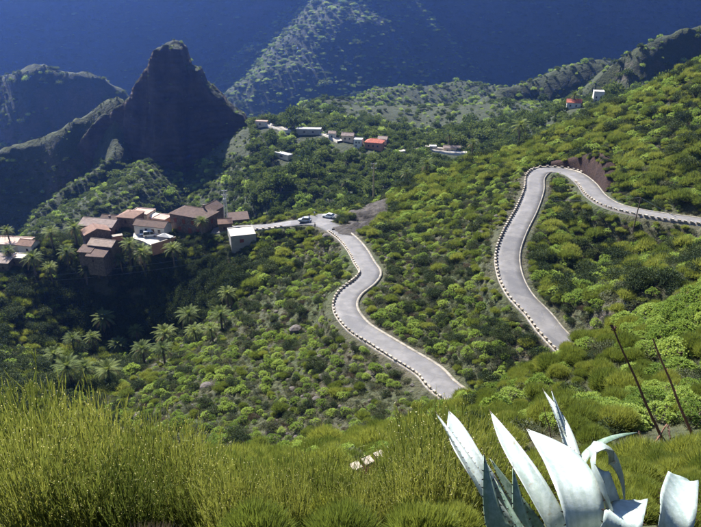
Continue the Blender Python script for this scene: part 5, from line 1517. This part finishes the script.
SPEC = {'spurge': ('spurge_shrub', 'bright green domed shrub', 'shrub', 'bright green domed shrubs', 230, 'scattered bright green domed shrubs too many to count'),
        'spurge_big': ('spurge_shrub', 'bright yellow-green leafy shrub', 'shrub', 'bright yellow-green leafy shrubs', 70, 'bright yellow-green leaf rosettes filling the near slope'),
        'olive': ('feathery_bush', 'olive green twiggy bush', 'bush', 'olive green twiggy bushes', 160, 'olive green twiggy scrub spread over the hillsides'),
        'olive_big': ('feathery_bush', 'feathery olive broom bush', 'bush', 'feathery olive broom bushes', 140, 'feathery olive broom scrub covering the near slope'),
        'evergreen': ('evergreen_bush', 'dark green leafy bush', 'bush', 'dark green leafy bushes', 200, 'dark green leafy scrub of the gullies'),
        'grey': ('grey_shrub', 'low grey-green shrub', 'shrub', 'low grey-green shrubs', 150, 'low grey-green scrub between the brighter shrubs'),
        'tree_clump': ('tree', 'round dark green tree', 'tree', 'round crowned trees of the far slopes', 220, 'far-off woodland and scrub on the mountain slopes'),
        'spurge_clump': ('pale_bush', 'pale green round bush', 'bush', 'pale round bushes of the far slopes', 80, 'pale bright scrub on the far slopes'),
        'boulder': ('boulder', 'weathered brown boulder', 'boulder', 'boulders strewn over the slopes', 60, 'loose brown stones strewn between the shrubs'),
        'dead': ('dry_bush', 'dry brown leafless bush', 'bush', 'dry brown bushes', 50, 'dry brown leafless scrub'),
        'grey_b': ('rosette_shrub', 'grey-green rosette shrub', 'shrub', 'grey-green rosette shrubs', 60, 'grey-green rosette scrub'),
        'mound': ('mound_bush', 'low olive mounded bush', 'bush', 'low olive mounded bushes', 60, 'low olive mounds of scrub'),
        'tuft': ('', '', '', '', 0, 'dry straw coloured grass tufts between the shrubs'), 'greentuft': ('', '', '', '', 0, 'grey-green grass tufts covering the ground')}
_b = MB(); _b.stick((0, 0, -.3), (0.05, 0, .45), .075, .05, 6); _b.stick((.03, 0, .3), (.28, .1, .62), .04, .02, 5); _b.stick((.03, 0, .3), (-.22, -.14, .6), .04, .02, 5)
TRUNK = _b.mesh('trunk', [M_BARK])
for kind, rows in TAKE.items():
    rows = np.concatenate(rows); nm, lab, cat, grp, N_, rest = SPEC[kind]
    take = np.zeros(len(rows), bool)
    if N_:
        px, py, zc = project(rows[:, :3] + np.array((0, 0, .5)))
        ok = (px > -4) & (px < 705) & (py > -4) & (py < 530) & visible(rows[:, :3], 1.0)
        size = np.where(ok, rows[:, 3] / zc * np.sqrt(rows[:, 4] / rows[:, 3]), 0)
        top = np.argsort(-size)[:N_]; top = top[size[top] > 0]; take[top] = True
        q33, q66 = np.quantile(rows[top, 3], [.33, .66])
        for i in top:
            x, y, z, s, sz_ = rows[i]
            adj = 'small ' if s < q33 else ('' if s < q66 else 'large ')
            L_ = adj + lab + ' ' + zone(px[i], py[i], y, x, y, z)
            me, fo, tw = random.choice(PROTO_COL[kind][1])
            rot = (random.gauss(0, .08), random.gauss(0, .08), random.uniform(0, 6.28))
            if nm == 'tree' or y < 70:
                t = empty(nm, (x, y, z), rot[2]); tag(t, L_, cat, grp)
                if nm == 'tree':
                    copy_part(TRUNK, 'trunk', t, scale=(s, s, sz_)); copy_part(fo, 'crown', t, scale=(s, s, sz_), location=(0, 0, sz_ * .18))
                else:
                    copy_part(fo, 'foliage', t, scale=(s, s, sz_))
                    if tw: copy_part(tw, 'stems', t, scale=(s, s, sz_))
            else:
                o = bpy.data.objects.new(nm, me); COL.objects.link(o); o.location = (x, y, z); o.scale = (s, s, sz_); o.rotation_euler = rot
                tag(o, L_, cat, grp)
    r = rows[~take]
    scatter(kind.replace('_big', '_thicket') + '_scrub' if kind not in ('tuft', 'greentuft') else kind.replace('greentuft', 'green_grass').replace('tuft', 'dry_grass'), kind, r[:, :3], r[:, [3, 3, 4]], rest, 'scrub')

# palms and brooms: say where each one stands
_seen = {}
for o in list(COL.objects):
    if o.parent is None and o.name.startswith(('date_palm', 'broom_bush')):
        x, y, z = o.location; a, b_, _ = project(np.array((x, y, z)))
        if o.name.startswith('date_palm'):
            h_ = [c for c in o.children if c.name.startswith('trunk')][0].scale[2]
            o['label'] = ('tall ' if h_ > 6 else 'short ') + ('leaning ' if abs(o.rotation_euler[0]) > .06 else 'upright ') + 'date palm ' + zone(float(a), float(b_), y, x, y, z)
        elif 'tallest' not in o['label']:
            h_ = o.children[0].scale[2]
            o['label'] = ('tall ' if h_ > .9 else ('knee-high ' if h_ < .6 else '')) + 'podded broom bush ' + ('in the tall thicket above the palm valley' if a < 220 else 'crowding against the agave' if a > 380 else 'between the tall thicket and the agave')
# ------------------------------------------------------------------ haze: the air of the valley
def make_haze():
    x0, x1, y0, y1, z0, z1 = -3200, 3200, -75, 2400, -345, 560
    v = [(x, y, z) for z in (z0, z1) for y in (y0, y1) for x in (x0, x1)]
    f = [(0, 2, 3, 1), (4, 5, 7, 6), (0, 1, 5, 4), (2, 6, 7, 3), (0, 4, 6, 2), (1, 3, 7, 5)]
    m = bpy.data.materials.new('haze_air'); m.use_nodes = True
    n = m.node_tree.nodes; n.clear()
    o = n.new('ShaderNodeOutputMaterial'); p = n.new('ShaderNodeVolumePrincipled')
    p.inputs['Color'].default_value = (.17, .34, 1.0, 1)
    p.inputs['Density'].default_value = 0.00018
    p.inputs['Anisotropy'].default_value = 0.82
    m.node_tree.links.new(p.outputs[0], o.inputs['Volume'])
    h = mesh_obj('haze', v, f, m)
    h['kind'] = 'stuff'; h['label'] = 'thin blue haze filling the valley air'; h['category'] = 'haze'
make_haze()
